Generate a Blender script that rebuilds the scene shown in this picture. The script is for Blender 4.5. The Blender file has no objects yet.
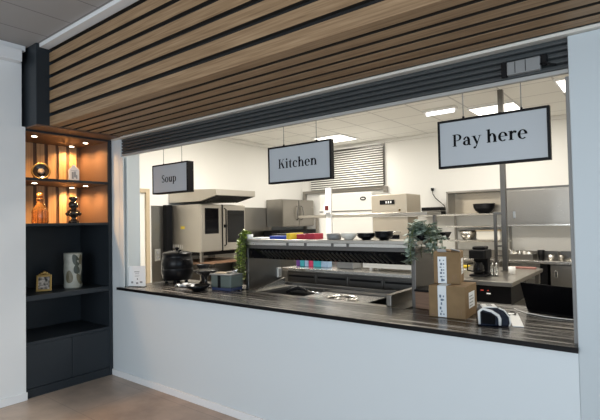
import bpy, math, random
from mathutils import Vector, Matrix
random.seed(7)
S = bpy.context.scene
COL = S.collection
PI = math.pi

# ------------------------------------------------------------------ camera
YAW, PITCH, ROLL = 0.66195, 0.027065, -0.019213
cy, sy = math.cos(YAW), math.sin(YAW)
fw = Vector((-sy, cy, 0)); ri = Vector((cy, sy, 0)); up = Vector((0, 0, 1))
f2 = fw * math.cos(PITCH) + up * math.sin(PITCH)
u2 = -fw * math.sin(PITCH) + up * math.cos(PITCH)
r2 = ri * math.cos(ROLL) + u2 * math.sin(ROLL)
u3 = -ri * math.sin(ROLL) + u2 * math.cos(ROLL)
cam_d = bpy.data.cameras.new('camera')
cam = bpy.data.objects.new('camera', cam_d); COL.objects.link(cam)
M = Matrix((r2, u3, -f2)).transposed().to_4x4()
M.translation = Vector((0, -2.598, 1.55))
cam.matrix_world = M
cam_d.sensor_width = 36; cam_d.lens = 458.4 * 36 / 600
cam_d.clip_start = 0.05
S.camera = cam

# ------------------------------------------------------------------ world, daylight, exposure
W = bpy.data.worlds.new('world'); S.world = W; W.use_nodes = True
W.node_tree.nodes['Background'].inputs[0].default_value = (0.72, 0.82, 0.95, 1)
W.node_tree.nodes['Background'].inputs[1].default_value = 0.9
S.view_settings.view_transform = 'Standard'
S.view_settings.look = 'None'
S.view_settings.gamma = 1
S.view_settings.use_curve_mapping = False
S.view_settings.exposure = 0.0

def area(name, loc, target, sx, sz, power, col):
    l = bpy.data.lights.new(name, 'AREA'); l.shape = 'RECTANGLE'
    l.size = sx; l.size_y = sz; l.energy = power; l.color = col
    o = bpy.data.objects.new(name, l); COL.objects.link(o)
    o.location = loc
    o.rotation_euler = (Vector(target) - Vector(loc)).to_track_quat('-Z', 'Y').to_euler()
    return o
# daylight entering by the windows of the dining side
area('window_daylight_rear', (-0.6, -6.30, 1.55), (-0.6, 0, 1.2), 4.8, 1.9, 170, (0.86, 0.935, 1.0))
area('window_daylight_side', (3.25, -2.8, 1.55), (-3, -1.2, 0.9), 3.4, 1.9, 66, (0.62, 0.83, 1.0))

# ------------------------------------------------------------------ materials
def mat(name, base=(.5, .5, .5), rough=.5, metal=0.0, spec=.5, bump=None, rvar=None, emit=None, trans=0, cvar=None, coat=0, alpha=1):
    m = bpy.data.materials.new(name); m.use_nodes = True
    nt = m.node_tree; b = nt.nodes['Principled BSDF']
    b.inputs['Base Color'].default_value = (*base, 1)
    b.inputs['Roughness'].default_value = rough
    b.inputs['Metallic'].default_value = metal
    b.inputs['Specular IOR Level'].default_value = spec
    b.inputs['Transmission Weight'].default_value = trans
    b.inputs['Coat Weight'].default_value = coat
    b.inputs['Alpha'].default_value = alpha
    if emit:
        b.inputs['Emission Color'].default_value = (*emit[0], 1); b.inputs['Emission Strength'].default_value = emit[1]
    tc = nt.nodes.new('ShaderNodeTexCoord')
    def noise(scale, vec=(1, 1, 1), detail=3):
        mp = nt.nodes.new('ShaderNodeMapping'); mp.inputs['Scale'].default_value = vec
        nt.links.new(tc.outputs['Object'], mp.inputs['Vector'])
        n = nt.nodes.new('ShaderNodeTexNoise'); n.inputs['Scale'].default_value = scale; n.inputs['Detail'].default_value = detail
        nt.links.new(mp.outputs['Vector'], n.inputs['Vector'])
        return n
    if bump:
        n = noise(bump[0], bump[2] if len(bump) > 2 else (1, 1, 1))
        bp = nt.nodes.new('ShaderNodeBump'); bp.inputs['Strength'].default_value = bump[1]; bp.inputs['Distance'].default_value = .004
        nt.links.new(n.outputs['Fac'], bp.inputs['Height']); nt.links.new(bp.outputs['Normal'], b.inputs['Normal'])
    if rvar:
        n = noise(rvar[0], rvar[3] if len(rvar) > 3 else (1, 1, 1))
        mr = nt.nodes.new('ShaderNodeMapRange'); mr.inputs['To Min'].default_value = rvar[1]; mr.inputs['To Max'].default_value = rvar[2]
        nt.links.new(n.outputs['Fac'], mr.inputs['Value']); nt.links.new(mr.outputs['Result'], b.inputs['Roughness'])
    if cvar:   # (scale, vec, [(pos,col)...], detail)
        n = noise(cvar[0], cvar[1], cvar[3] if len(cvar) > 3 else 4)
        cr = nt.nodes.new('ShaderNodeValToRGB')
        els = cr.color_ramp.elements
        while len(els) < len(cvar[2]): els.new(.5)
        for e, (p, c) in zip(els, cvar[2]): e.position = p; e.color = (*c, 1)
        nt.links.new(n.outputs['Fac'], cr.inputs['Fac']); nt.links.new(cr.outputs['Color'], b.inputs['Base Color'])
    return m

def tile_mat(name, c1, c2, joint, sx, sy_, rough, off=(0, 0), mortar=.004, offset=0.0, bump=0.0, mottled=0.0):
    m = mat(name, c1, rough); nt = m.node_tree; b = nt.nodes['Principled BSDF']
    tc = nt.nodes.new('ShaderNodeTexCoord'); mp = nt.nodes.new('ShaderNodeMapping')
    mp.inputs['Location'].default_value = (off[0], off[1], 0)
    nt.links.new(tc.outputs['Object'], mp.inputs['Vector'])
    br = nt.nodes.new('ShaderNodeTexBrick'); br.offset = offset; br.squash = 1
    br.inputs['Scale'].default_value = 1; br.inputs['Brick Width'].default_value = sx; br.inputs['Row Height'].default_value = sy_
    br.inputs['Mortar Size'].default_value = mortar; br.inputs['Mortar Smooth'].default_value = .1
    br.inputs['Color1'].default_value = (*c1, 1); br.inputs['Color2'].default_value = (*c2, 1); br.inputs['Mortar'].default_value = (*joint, 1)
    nt.links.new(mp.outputs['Vector'], br.inputs['Vector'])
    out = br.outputs['Color']
    if mottled:
        n = nt.nodes.new('ShaderNodeTexNoise'); n.inputs['Scale'].default_value = 2.2; n.inputs['Detail'].default_value = 6; n.inputs['Roughness'].default_value = .6
        nt.links.new(tc.outputs['Object'], n.inputs['Vector'])
        mr = nt.nodes.new('ShaderNodeMapRange'); mr.inputs['From Min'].default_value = .3; mr.inputs['From Max'].default_value = .7
        mr.inputs['To Min'].default_value = 1 - mottled; mr.inputs['To Max'].default_value = 1 + mottled
        nt.links.new(n.outputs['Fac'], mr.inputs['Value'])
        mx = nt.nodes.new('ShaderNodeVectorMath'); mx.operation = 'SCALE'
        nt.links.new(out, mx.inputs[0]); nt.links.new(mr.outputs['Result'], mx.inputs['Scale'])
        out = mx.outputs['Vector']
    nt.links.new(out, b.inputs['Base Color'])
    return m

WOOD = [(.28, (.20, .118, .058)), (.5, (.29, .185, .098)), (.72, (.39, .26, .148))]
M_ = {}
M_['white_wall'] = mat('white painted plaster', (.78, .79, .79), .6, bump=(60, .05))
M_['counter_white'] = mat('white counter panel', (.64, .69, .715), .5, bump=(40, .03))
M_['kitchen_wall'] = mat('kitchen wall paint', (.83, .82, .785), .6, bump=(50, .04))
M_['white_trim'] = mat('white gloss trim', (.80, .81, .82), .35)
M_['strip'] = mat('light trim strip', (.62, .60, .55), .45)
M_['dining_ceiling'] = tile_mat('grey ceiling tile', (.37, .355, .345), (.36, .345, .335), (.20, .195, .19), .42, 1.2, .8, (.34, -.38), .006)
M_['kitchen_ceiling'] = tile_mat('kitchen ceiling tile', (.86, .85, .81), (.85, .84, .80), (.6, .59, .57), .6, .6, .8, (.3, .2), .012)
M_['floor'] = tile_mat('brown stone floor tile', (.43, .335, .27), (.40, .312, .25), (.31, .245, .20), 1.2, .6, .38, (.25, .1), .004, .5, mottled=.3)
M_['kitchen_floor'] = tile_mat('kitchen floor tile', (.50, .47, .43), (.48, .45, .41), (.3, .28, .26), .3, .3, .4, (0, 0), .006)
M_['slat_x'] = mat('oak slat lengthwise', (.3, .2, .12), .55, cvar=(6, (.5, 14, 14), WOOD, 6), bump=(40, .12, (.6, 14, 14)))
M_['slat_niche'] = mat('lit oak slat upright', (.5, .3, .15), .5, cvar=(6, (14, 14, .5), [(.28, (.42, .25, .12)), (.5, (.52, .33, .17)), (.72, (.60, .40, .22))], 6), bump=(40, .1, (14, 14, .6)))  # oak ramp raised and warmed, so the niche light sits partly in the colour
M_['slat_z'] = mat('oak slat upright', (.3, .2, .12), .5, cvar=(6, (14, 14, .5), WOOD, 6), bump=(40, .12, (14, 14, .6)))
M_['felt'] = mat('black felt backing', (.012, .012, .012), .9, bump=(200, .3))
M_['charcoal'] = mat('charcoal laminate', (.018, .0235, .0295), .45, spec=.35, bump=(150, .05))
M_['copper'] = mat('copper brown laminate', (.14, .08, .05), .5, bump=(150, .05))
M_['slat_core'] = mat('dark slat core', (.022, .016, .011), .8, bump=(150, .1))
M_['bar_grey'] = mat('grey shutter bar', (.36, .355, .34), .45, bump=(60, .02))
M_['column'] = mat('blue grey painted column', (.50, .55, .575), .45, bump=(60, .02))
M_['jamb'] = mat('white painted jamb metal', (.66, .70, .71), .4, bump=(60, .02))
M_['shutter'] = mat('anthracite shutter', (.062, .070, .074), .42, .3, rvar=(8, .35, .5))
M_['alu'] = mat('brushed aluminium', (.62, .62, .60), .35, .9, rvar=(30, .28, .45, (1, 1, 8)))
SB = (.315, .298, .272)
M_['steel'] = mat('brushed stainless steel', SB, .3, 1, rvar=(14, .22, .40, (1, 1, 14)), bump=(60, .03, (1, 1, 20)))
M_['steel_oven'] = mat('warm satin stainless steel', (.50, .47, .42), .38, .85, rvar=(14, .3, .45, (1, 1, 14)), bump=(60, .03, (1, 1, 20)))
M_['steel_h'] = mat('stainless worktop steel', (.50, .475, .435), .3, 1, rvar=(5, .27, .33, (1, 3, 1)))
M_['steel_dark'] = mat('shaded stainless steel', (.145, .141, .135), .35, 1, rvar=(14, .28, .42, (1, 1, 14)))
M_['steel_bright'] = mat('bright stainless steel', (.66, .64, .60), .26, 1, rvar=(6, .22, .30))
M_['chrome'] = mat('chrome', (.75, .75, .75), .12, 1)
M_['black'] = mat('black plastic', (.005, .005, .006), .45, spec=.15, bump=(300, .03))
M_['black_gloss'] = mat('black gloss enamel', (.004, .004, .005), .28, spec=.2, bump=(30, .01))
M_['black_glass'] = mat('black oven glass', (.006, .006, .007), .08, spec=.25)
M_['screen'] = mat('dark screen', (.002, .002, .003), .35, spec=.08)
M_['sign_face'] = mat('pale grey sign face', (.43, .46, .485), .35)
M_['ink'] = mat('black lettering', (.004, .004, .005), .6, spec=.08)
M_['white_plastic'] = mat('white plastic', (.80, .80, .78), .35)
M_['white_enamel'] = mat('white enamel', (.82, .81, .77), .3)
M_['paper'] = mat('white paper', (.85, .86, .86), .7, bump=(90, .05))
M_['grey_plastic'] = mat('grey plastic', (.22, .225, .225), .45)
M_['card'] = mat('brown cardboard', (.22, .14, .065), .8, cvar=(9, (1, 1, 1), [(.3, (.195, .122, .055)), (.7, (.25, .158, .074))]), bump=(120, .08))
M_['tape'] = mat('printed white tape', (.70, .73, .75), .35)
M_['tape_print'] = mat('blue grey tape print', (.10, .14, .20), .5)
M_['gold'] = mat('aged gold', (.46, .32, .12), .36, 1, bump=(90, .25))
M_['brass'] = mat('dark polished brass', (.32, .24, .10), .2, 1)
M_['amber'] = mat('amber glass', (.80, .42, .16), .05, trans=.85)
M_['porcelain'] = mat('white porcelain', (.78, .76, .72), .25)
M_['grey_print'] = mat('grey printed motif', (.3, .3, .3), .5)
M_['bronze'] = mat('black glazed ceramic', (.018, .016, .015), .18)
M_['vase'] = mat('pale stoneware', (.32, .33, .29), .45, cvar=(9, (1, 1, 1), [(.35, (.25, .26, .225)), (.65, (.40, .40, .35))]))
M_['vase_leaf'] = mat('dark green leaf glaze', (.045, .055, .045), .4)
M_['vase_leaf_b'] = mat('olive leaf glaze', (.13, .115, .07), .4)
M_['photo'] = mat('dark portrait print', (.2, .18, .16), .3, cvar=(40, (1, 1, 1), [(.35, (.02, .02, .02)), (.65, (.5, .46, .42))]))
M_['leaf_bright'] = mat('bright green leaf', (.17, .27, .035), .45, cvar=(25, (1, 1, 1), [(.3, (.10, .20, .02)), (.65, (.42, .50, .09))]))
M_['leaf_grey'] = mat('silver green leaf', (.16, .22, .17), .5, cvar=(30, (1, 1, 1), [(.35, (.06, .11, .07)), (.6, (.50, .58, .50))]))
M_['stem'] = mat('plant stem', (.10, .13, .04), .6)
M_['glass'] = mat('clear glass', (.92, .96, .95), .03, trans=1.0)
M_['blue'] = mat('blue carton', (.02, .06, .38), .5)
M_['yellow'] = mat('yellow carton', (.75, .55, .04), .5)
M_['red'] = mat('red carton', (.42, .02, .05), .5)
M_['teal'] = mat('teal packet', (.05, .42, .50), .45)
M_['pink'] = mat('crimson packet', (.60, .04, .14), .45)
M_['violet'] = mat('violet packet', (.16, .05, .30), .45)
M_['lightblue'] = mat('pale blue packet', (.35, .5, .7), .45)
M_['salmon'] = mat('faded red plastic', (.42, .20, .17), .5)
M_['navy'] = mat('dark navy plastic', (.006, .010, .022), .2)
M_['wicker'] = mat('beige woven basket', (.52, .42, .29), .7, bump=(90, .5, (1, 1, 3)))
M_['ceramic'] = mat('cream ceramic', (.74, .71, .64), .3)
M_['brown_wood'] = mat('brown wooden board', (.20, .11, .065), .5, cvar=(6, (.6, 12, 12), [(.3, (.15, .085, .05)), (.7, (.26, .15, .09))]))
M_['green_crate'] = mat('green grey crate', (.10, .13, .12), .45)
M_['blue_crate'] = mat('dark blue crate base', (.03, .045, .11), .45)
M_['sticker'] = mat('yellow sticker', (.72, .55, .06), .5)
M_['led'] = mat('led diffuser', (1, .95, .85), .5, emit=((1, .95, .86), 3.2))
M_['tube'] = mat('fluorescent diffuser', (1, 1, 1), .5, emit=((.95, .94, 1), 4))
M_['warm_led'] = mat('warm led lens', (1, .8, .55), .5, emit=((1, .85, .62), 14))
M_['red_display'] = mat('red display', (.3, .02, .02), .4, emit=((1, .15, .1), .6))
M_['white_display'] = mat('white display', (.6, .6, .6), .4, emit=((1, .95, .9), .5))
M_['sensor'] = mat('dark red sensor window', (.10, .01, .01), .2)
def counter_mat():
    m = mat('dark plank look worktop', (.1, .08, .06), .24)
    nt = m.node_tree; b = nt.nodes['Principled BSDF']
    tc = nt.nodes.new('ShaderNodeTexCoord')
    mp = nt.nodes.new('ShaderNodeMapping'); mp.inputs['Scale'].default_value = (.5, 15, 1)
    nt.links.new(tc.outputs['Object'], mp.inputs['Vector'])
    n = nt.nodes.new('ShaderNodeTexNoise'); n.inputs['Scale'].default_value = 2.4; n.inputs['Detail'].default_value = 5; n.inputs['Roughness'].default_value = .6
    nt.links.new(mp.outputs['Vector'], n.inputs['Vector'])
    cr = nt.nodes.new('ShaderNodeValToRGB'); els = cr.color_ramp.elements; els.new(.5); els.new(.6)
    for e, (p, c) in zip(els, [(.38, (.010, .009, .008)), (.48, (.036, .034, .032)), (.55, (.13, .123, .116)), (.63, (.46, .44, .41))]):
        e.position = p; e.color = (*c, 1)
    nt.links.new(n.outputs['Fac'], cr.inputs['Fac']); nt.links.new(cr.outputs['Color'], b.inputs['Base Color'])
    return m
M_['worktop'] = counter_mat()

# ------------------------------------------------------------------ builders
class MB:
    def __init__(s): s.v = []; s.f = []; s.sm = []
    def add(s, vs, fs, smooth=False):
        o = len(s.v); s.v += [tuple(v) for v in vs]
        for f in fs: s.f.append([i + o for i in f]); s.sm.append(smooth)
        return s
    def box(s, x0, y0, z0, x1, y1, z1):
        x0, x1 = sorted((x0, x1)); y0, y1 = sorted((y0, y1)); z0, z1 = sorted((z0, z1))
        return s.add([(x0, y0, z0), (x1, y0, z0), (x1, y1, z0), (x0, y1, z0), (x0, y0, z1), (x1, y0, z1), (x1, y1, z1), (x0, y1, z1)],
              [(0, 3, 2, 1), (4, 5, 6, 7), (0, 1, 5, 4), (1, 2, 6, 5), (2, 3, 7, 6), (3, 0, 4, 7)])
    def obox(s, c, hx, hy, hz, mtx):
        c = Vector(c); vs = []
        for z in (-hz, hz):
            for x, y in ((-hx, -hy), (hx, -hy), (hx, hy), (-hx, hy)): vs.append(c + mtx @ Vector((x, y, z)))
        return s.add(vs, [(0, 3, 2, 1), (4, 5, 6, 7), (0, 1, 5, 4), (1, 2, 6, 5), (2, 3, 7, 6), (3, 0, 4, 7)])
    def prism(s, poly, a, b, axis='z'):
        n = len(poly)
        def P(p, t):
            return {'z': (p[0], p[1], t), 'y': (p[0], t, p[1]), 'x': (t, p[0], p[1])}[axis]
        vs = [P(p, a) for p in poly] + [P(p, b) for p in poly]
        area2 = sum(poly[i][0] * poly[(i + 1) % n][1] - poly[(i + 1) % n][0] * poly[i][1] for i in range(n))
        fs = [list(range(n))[::-1], [i + n for i in range(n)]] + [[i, (i + 1) % n, (i + 1) % n + n, i + n] for i in range(n)]
        flip = (area2 < 0) != (axis == 'y')
        if flip: fs = [f[::-1] for f in fs]
        return s.add(vs, fs)
    def lathe(s, c, prof, n=24, mtx=None, smooth=True, cap=True):
        c = Vector(c); vs = []; fs = []
        for r, z in prof:
            for k in range(n):
                a = 2 * PI * k / n
                p = Vector((r * math.cos(a), r * math.sin(a), z))
                vs.append(c + (mtx @ p if mtx else p))
        for i in range(len(prof) - 1):
            for k in range(n):
                k2 = (k + 1) % n
                fs.append((i * n + k, i * n + k2, (i + 1) * n + k2, (i + 1) * n + k))
        s.add(vs, fs, smooth)
        o = len(s.v) - len(vs)
        if not cap: return s
        if prof[0][0] > 1e-5: s.f.append([o + k for k in range(n)][::-1]); s.sm.append(False)
        if prof[-1][0] > 1e-5: s.f.append([o + (len(prof) - 1) * n + k for k in range(n)]); s.sm.append(False)
        return s
    def cyl(s, c, r, h, n=20, mtx=None): return s.lathe(c, [(r, 0), (r, h)], n, mtx)
    def tube(s, pts, r, n=8):
        pts = [Vector(p) for p in pts]; rs = r if isinstance(r, (list, tuple)) else [r] * len(pts)
        vs = []; prev = None
        for i, p in enumerate(pts):
            t = (pts[min(i + 1, len(pts) - 1)] - pts[max(i - 1, 0)]).normalized()
            if prev is None:
                a = Vector((0, 0, 1)) if abs(t.z) < .9 else Vector((1, 0, 0))
                u = t.cross(a).normalized()
            else:
                u = (prev - t * prev.dot(t)).normalized()
            prev = u; w = t.cross(u)
            for k in range(n):
                an = 2 * PI * k / n
                vs.append(p + (u * math.cos(an) + w * math.sin(an)) * rs[i])
        fs = [(i * n + k, i * n + (k + 1) % n, (i + 1) * n + (k + 1) % n, (i + 1) * n + k) for i in range(len(pts) - 1) for k in range(n)]
        fs += [list(range(n))[::-1], [(len(pts) - 1) * n + k for k in range(n)]]
        o = len(s.v); s.v += [tuple(v) for v in vs]
        for f in fs: s.f.append([i + o for i in f]); s.sm.append(len(f) == 4)
        return s
    def build(s, name, material, parent=None, bevel=0, local=False):
        me = bpy.data.meshes.new(name)
        off = Vector((0, 0, 0))
        if parent is not None and not local:
            p = parent
            while p is not None: off += p.location; p = p.parent
        me.from_pydata([tuple(Vector(v) - off) for v in s.v], [], s.f)
        me.polygons.foreach_set('use_smooth', s.sm)
        me.update()
        me.materials.append(M_[material])
        o = bpy.data.objects.new(name, me); COL.objects.link(o)
        if parent is not None: o.parent = parent
        if bevel:
            b = o.modifiers.new('bevel', 'BEVEL'); b.width = bevel; b.segments = 2; b.limit_method = 'ANGLE'; b.angle_limit = .7
        return o
def B(*a): return MB().box(*a)
def tag(o, label, cat, group=None):
    o['label'] = label; o['category'] = cat
    if group: o['group'] = group
    return o
def thing(name, loc, label, cat, group=None, rz=0):
    o = bpy.data.objects.new(name, None); COL.objects.link(o); o.location = loc; o.rotation_euler = (0, 0, rz); o.empty_display_size = .1
    return tag(o, label, cat, group)
def struct(name, mb, m, bevel=0, parent=None):
    o = mb.build(name, m, parent, bevel)
    if parent is None: o['kind'] = 'structure'
    return o
def copy_tree(o, parent=None):
    c = o.copy(); COL.objects.link(c)
    if parent is not None: c.parent = parent
    for ch in list(o.children): copy_tree(ch, c)
    return c
def rz(a): return Matrix.Rotation(a, 3, 'Z')
def rx(a): return Matrix.Rotation(a, 3, 'X')
def ry(a): return Matrix.Rotation(a, 3, 'Y')

XL = -4.54      # face of the left wall and bookcase
ZS = 2.47       # underside of the slatted soffit
ZC = 3.2        # dining ceiling
CT = 0.92       # counter top height
XR = -0.325     # right end of the opening
XO = -4.40      # left end of the opening

# ------------------------------------------------------------------ structure: dining side
struct('floor', B(-5.3, -6.6, -.12, 3.6, .12, 0), 'floor')
struct('ceiling', B(-5.3, -6.6, ZC, 3.6, .3, ZC + .1), 'dining_ceiling')
struct('wall_left', MB().box(-5.0, -6.6, 0, XL, -.872, ZC).box(XL, -6.6, 0, XL + .012, -.846, ZS), 'white_wall')
struct('baseboard_left', B(XL + .0125, -6.6, 0, XL + .028, -.838, .07), 'white_trim', .003)
struct('baseboard_front', B(XL + .002, -.016, 0, 3.4, 0, .062), 'white_trim', .003)
struct('wall_front', MB().box(XL, 0, 0, XO, .24, 2.448).box(XO, 0, 0, XR, .12, CT - .027).box(XL, .07, 2.475, 3.4, .24, ZC), 'counter_white')
struct('wall_right', MB().box(XR, 0, 0, 3.4, .16, 2.448), 'column', .004)
rb = MB().box(3.4, -6.6, 0, 3.55, -4.7, ZC).box(3.4, -1.0, 0, 3.55, .2, ZC).box(3.4, -4.7, 0, 3.55, -1.0, .5).box(3.4, -4.7, 2.6, 3.55, -1.0, ZC)
struct('wall_side', rb, 'white_wall')
bb = MB().box(-5.0, -6.75, 0, -3.1, -6.6, ZC).box(2.0, -6.75, 0, 3.55, -6.6, ZC).box(-3.1, -6.75, 0, 2.0, -6.6, .5).box(-3.1, -6.75, 2.6, 2.0, -6.6, ZC)
struct('wall_back', bb, 'white_wall')
wf = MB()
for x in (-3.1, -1.42, .26, 1.95): wf.box(x, -6.7, .5, x + .05, -6.64, 2.6)
wf.box(-3.1, -6.7, .5, 2.0, -6.64, .55).box(-3.1, -6.7, 2.55, 2.0, -6.64, 2.6)
struct('window_1', wf, 'charcoal')
wf = MB()
for y in (-4.7, -2.87, -1.05): wf.box(3.44, y, .5, 3.5, y + .05, 2.6)
wf.box(3.44, -4.7, .5, 3.5, -1.0, .55).box(3.44, -4.7, 2.55, 3.5, -1.0, 2.6)
struct('window_2', wf, 'charcoal')

# slatted oak fascia (upright part) and soffit (underside)
YF = -0.725
XB = -4.315     # right face of the dark bulkhead over the bookcase
back = MB().box(XB, YF + .035, ZS + .03, 3.38, YF + .06, ZC - .002).box(XB, YF + .06, ZS + .035, 3.38, .065, ZS + .06)
struct('trim_1', back, 'felt')
sl = MB(); kr = MB(); z = ZS
while z < ZC - .02:
    sl.box(XB, YF, z, 3.38, YF + .003, min(z + .083, ZC - .004)); kr.box(XB, YF + .0032, z + .001, 3.38, YF + .034, min(z + .082, ZC - .005)); z += .1165
struct('trim_2', sl, 'slat_x', .001)
sl = MB(); y = YF + .002 + .036
for k in range(6):
    y0 = YF - .033 + k * .1205
    sl.box(XB, y0 + .037, ZS, 3.38, min(y0 + .1205, -.012), ZS + .003); kr.box(XB, max(y0 + .038, YF + .036), ZS + .0032, 3.38, min(y0 + .1195, -.013), ZS + .034)
struct('trim_3', sl, 'slat_x', .001)
struct('trim_10', kr, 'slat_core')
struct('trim_4', MB().box(-4.50, -.03, 2.449, 3.38, .065, 2.466), 'strip', .002)
struct('trim_5', MB().box(XB - .04, YF - .085, ZC - .035, 3.38, YF - .004, ZC - .001), 'white_trim', .002)
# dark bulkhead over the bookcase
struct('trim_6', B(-5.2, -.838, ZS, XB - .002, -.002, ZC - .002), 'charcoal', .003)
struct('trim_11', B(-5.18, -.836, ZS - .012, XB - .004, -.004, ZS - .001), 'copper')
struct('trim_7', MB().box(XL + .001, -1.5, ZC - .05, XL + .06, -.86, ZC - .002).box(XL + .001, -1.4, ZC - .16, XL + .09, -.90, ZC - .052), 'white_trim', .004)

# ------------------------------------------------------------------ structure: kitchen
KX0, KX1, KY1, KZ = -6.3, 1.0, 5.58, 3.15
struct('kitchen_floor', B(KX0 - .1, .12, -.1, KX1 + .1, KY1 + .1, 0), 'kitchen_floor')
struct('kitchen_ceiling', B(KX0 - .1, .2, KZ, KX1 + .1, KY1 + .1, KZ + .1), 'kitchen_ceiling')
struct('kitchen_wall_left', MB().box(KX0 - .1, 1.62, 0, KX0, KY1 + .1, KZ).box(KX0 - .1, .2, 0, KX0, .72, KZ).box(KX0 - .1, .72, 2.12, KX0, 1.62, KZ), 'kitchen_wall')
struct('kitchen_wall_back', MB().box(KX0, KY1, 0, KX1, KY1 + .1, KZ), 'kitchen_wall')
struct('kitchen_wall_right', B(KX1, .2, 0, KX1 + .1, KY1, KZ), 'kitchen_wall')
struct('kitchen_wall_front', MB().box(KX0, .18, 0, -4.56, .24, KZ).box(-4.56, .24, 2.475, KX1, .28, KZ).box(XR, .16, 0, KX1, .2, 2.475), 'kitchen_wall')
struct('trim_8', MB().box(KX0 + .002, KY1 - .05, KZ - .06, KX1, KY1 - .002, KZ - .002).box(KX0 + .002, .24, KZ - .06, KX0 + .05, KY1 - .05, KZ - .002), 'kitchen_wall')
d = struct('door_1', B(KX0 - .05, .78, 0, KX0 - .01, 1.56, 2.06), 'white_enamel', .003)
MB().box(KX0 - .09, .72, 0, KX0 + .03, .78, 2.12).box(KX0 - .09, 1.56, 0, KX0 + .03, 1.62, 2.12).box(KX0 - .09, .78, 2.06, KX0 + .03, 1.56, 2.12).build('door_frame', 'wicker', d)
struct('trim_9', MB().box(KX0 + .001, 1.66, .0, KX0 + .012, 4.5, 1.86), 'steel', .001)

# ------------------------------------------------------------------ roller shutter with guides
sh = thing('roller_shutter', (-2.36, .03, 2.26), 'dark grey horizontal slat roller shutter partly lowered across the kitchen opening', 'shutter')
c = MB(); n = 5; z0 = 2.292; hh = (2.452 - z0) / n
prof = []
for k in range(n):
    zb = z0 + k * hh
    prof += [(.018, zb), (.004, zb + .004), (.0, zb + hh * .35), (.002, zb + hh * .7), (.012, zb + hh - .003)]
poly = prof + [(.03, 2.452), (.03, z0)]
c.prism([(p[0] + .012, p[1]) for p in poly], XO + .03, XR - .002, 'x'); c.build('shutter_curtain', 'shutter', sh)
B(XO + .03, .014, 2.270, XR - .002, .044, 2.2915).build('bottom_bar', 'bar_grey', sh, .003)
g = MB().box(XO + .002, .002, CT + .001, XO + .028, .055, 2.447).box(XO + .028, .002, CT + .001, XO + .072, .012, 2.261).box(XO + .028, .045, CT + .001, XO + .072, .055, 2.261)
g.build('guide_rail', 'jamb', sh, .002)
g = MB().box(XR - .022, .048, CT + .001, XR - .002, .075, 2.261)
g.build('guide_rail', 'grey_plastic', sh, .002)
# motor lock on the shutter
ml = thing('shutter_lock', (-.53, .01, 2.35), 'grey plastic lock box mounted at the right end of the dark shutter', 'lock')
B(-.605, -.022, 2.305, -.445, .012, 2.375).build('housing', 'grey_plastic', ml, .006)
B(-.635, -.014, 2.30, -.607, .012, 2.38).build('end_plate', 'black', ml, .003)
B(-.443, -.016, 2.325, -.415, .012, 2.38).build('cover', 'black', ml, .004)
for x in (-.565, -.515): B(x, -.0235, 2.31, x + .003, -.0222, 2.37).build('seam', 'black', ml)
MB().tube([(-.445, -.02, 2.33), (-.42, -.025, 2.335), (-.40, -.02, 2.32), (-.375, -.012, 2.315)], .005).build('cable', 'black', ml)

# ------------------------------------------------------------------ bookcase
bk = thing('bookcase', (-4.85, -.42, 0), 'tall charcoal built-in bookcase with lit copper toned upper shelves', 'bookcase')
XBK = -5.15
B(XBK, -.04, 0, XL, -.002, 2.456).build('side_panel', 'charcoal', bk, .002)
B(XBK, -.870, 0, XL, -.852, 2.456).build('side_panel', 'charcoal', bk, .002)
B(XBK - .03, -.870, 0, XBK, -.002, 2.456).build('back_panel', 'charcoal', bk)
B(XBK, -.851, 2.441, XL, -.041, 2.456).build('top_panel', 'charcoal', bk, .002)
for z0, z1 in ((1.589, 1.986), (2.013, 2.437)):
    B(XBK + .001, -.044, z0, XL - .012, -.0405, z1).build('niche_lining', 'copper', bk)
    B(XBK + .001, -.8515, z0, XL - .012, -.848, z1).build('niche_lining', 'copper', bk)
    B(XBK + .001, -.847, z1, XL - .012, -.045, z1 + .003).build('niche_ceiling', 'copper', bk)
for zt, th in ((2.012, .022), (1.588, .024), (.925, .048), (.505, .03)):
    B(XBK, -.851, zt - th, XL - .002, -.041, zt).build('shelf', 'charcoal', bk, .002)
for y0, y1 in ((-.851, -.428), (-.424, -.041)):
    B(XL - .02, y0, .086, XL, y1, .474).build('door', 'charcoal', bk, .002)
B(XL - .03, -.851, 0, XL - .006, -.041, .08).build('plinth', 'charcoal', bk)
MB().box(XBK + .0002, -.847, 1.589, XBK + .0009, -.045, 1.985).box(XBK + .0002, -.847, 2.013, XBK + .0009, -.045, 2.436).build('niche_backing', 'copper', bk)
sl = MB(); y = -.846
while y < -.1:
    sl.box(XBK + .001, y, 1.589, XBK + .02, y + .078, 1.986).box(XBK + .001, y, 2.013, XBK + .02, y + .078, 2.437); y += .114
o = sl.build('wood_slats', 'slat_niche', bk, .002)
o['label'] = 'upright oak slats lining the back of the lit niches'
for zt in (2.437, 1.986):
    for (x, y) in ((-4.70, -.70), (-5.02, -.19), (-4.72, -.19)):
        dl = MB().cyl((x, y, zt - .012), .03, .012, 20).build('downlight', 'chrome', bk)
        MB().cyl((x, y, zt - .014), .022, .002, 16).build('lens', 'warm_led', dl)
        l = bpy.data.lights.new('downlight_lamp', 'SPOT'); l.energy = 20; l.color = (1, .56, .24); l.spot_size = 2.7; l.spot_blend = .8; l.shadow_soft_size = .02
        lo = bpy.data.objects.new('downlight_lamp', l); COL.objects.link(lo); lo.location = (x, y, zt - .02)
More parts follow.
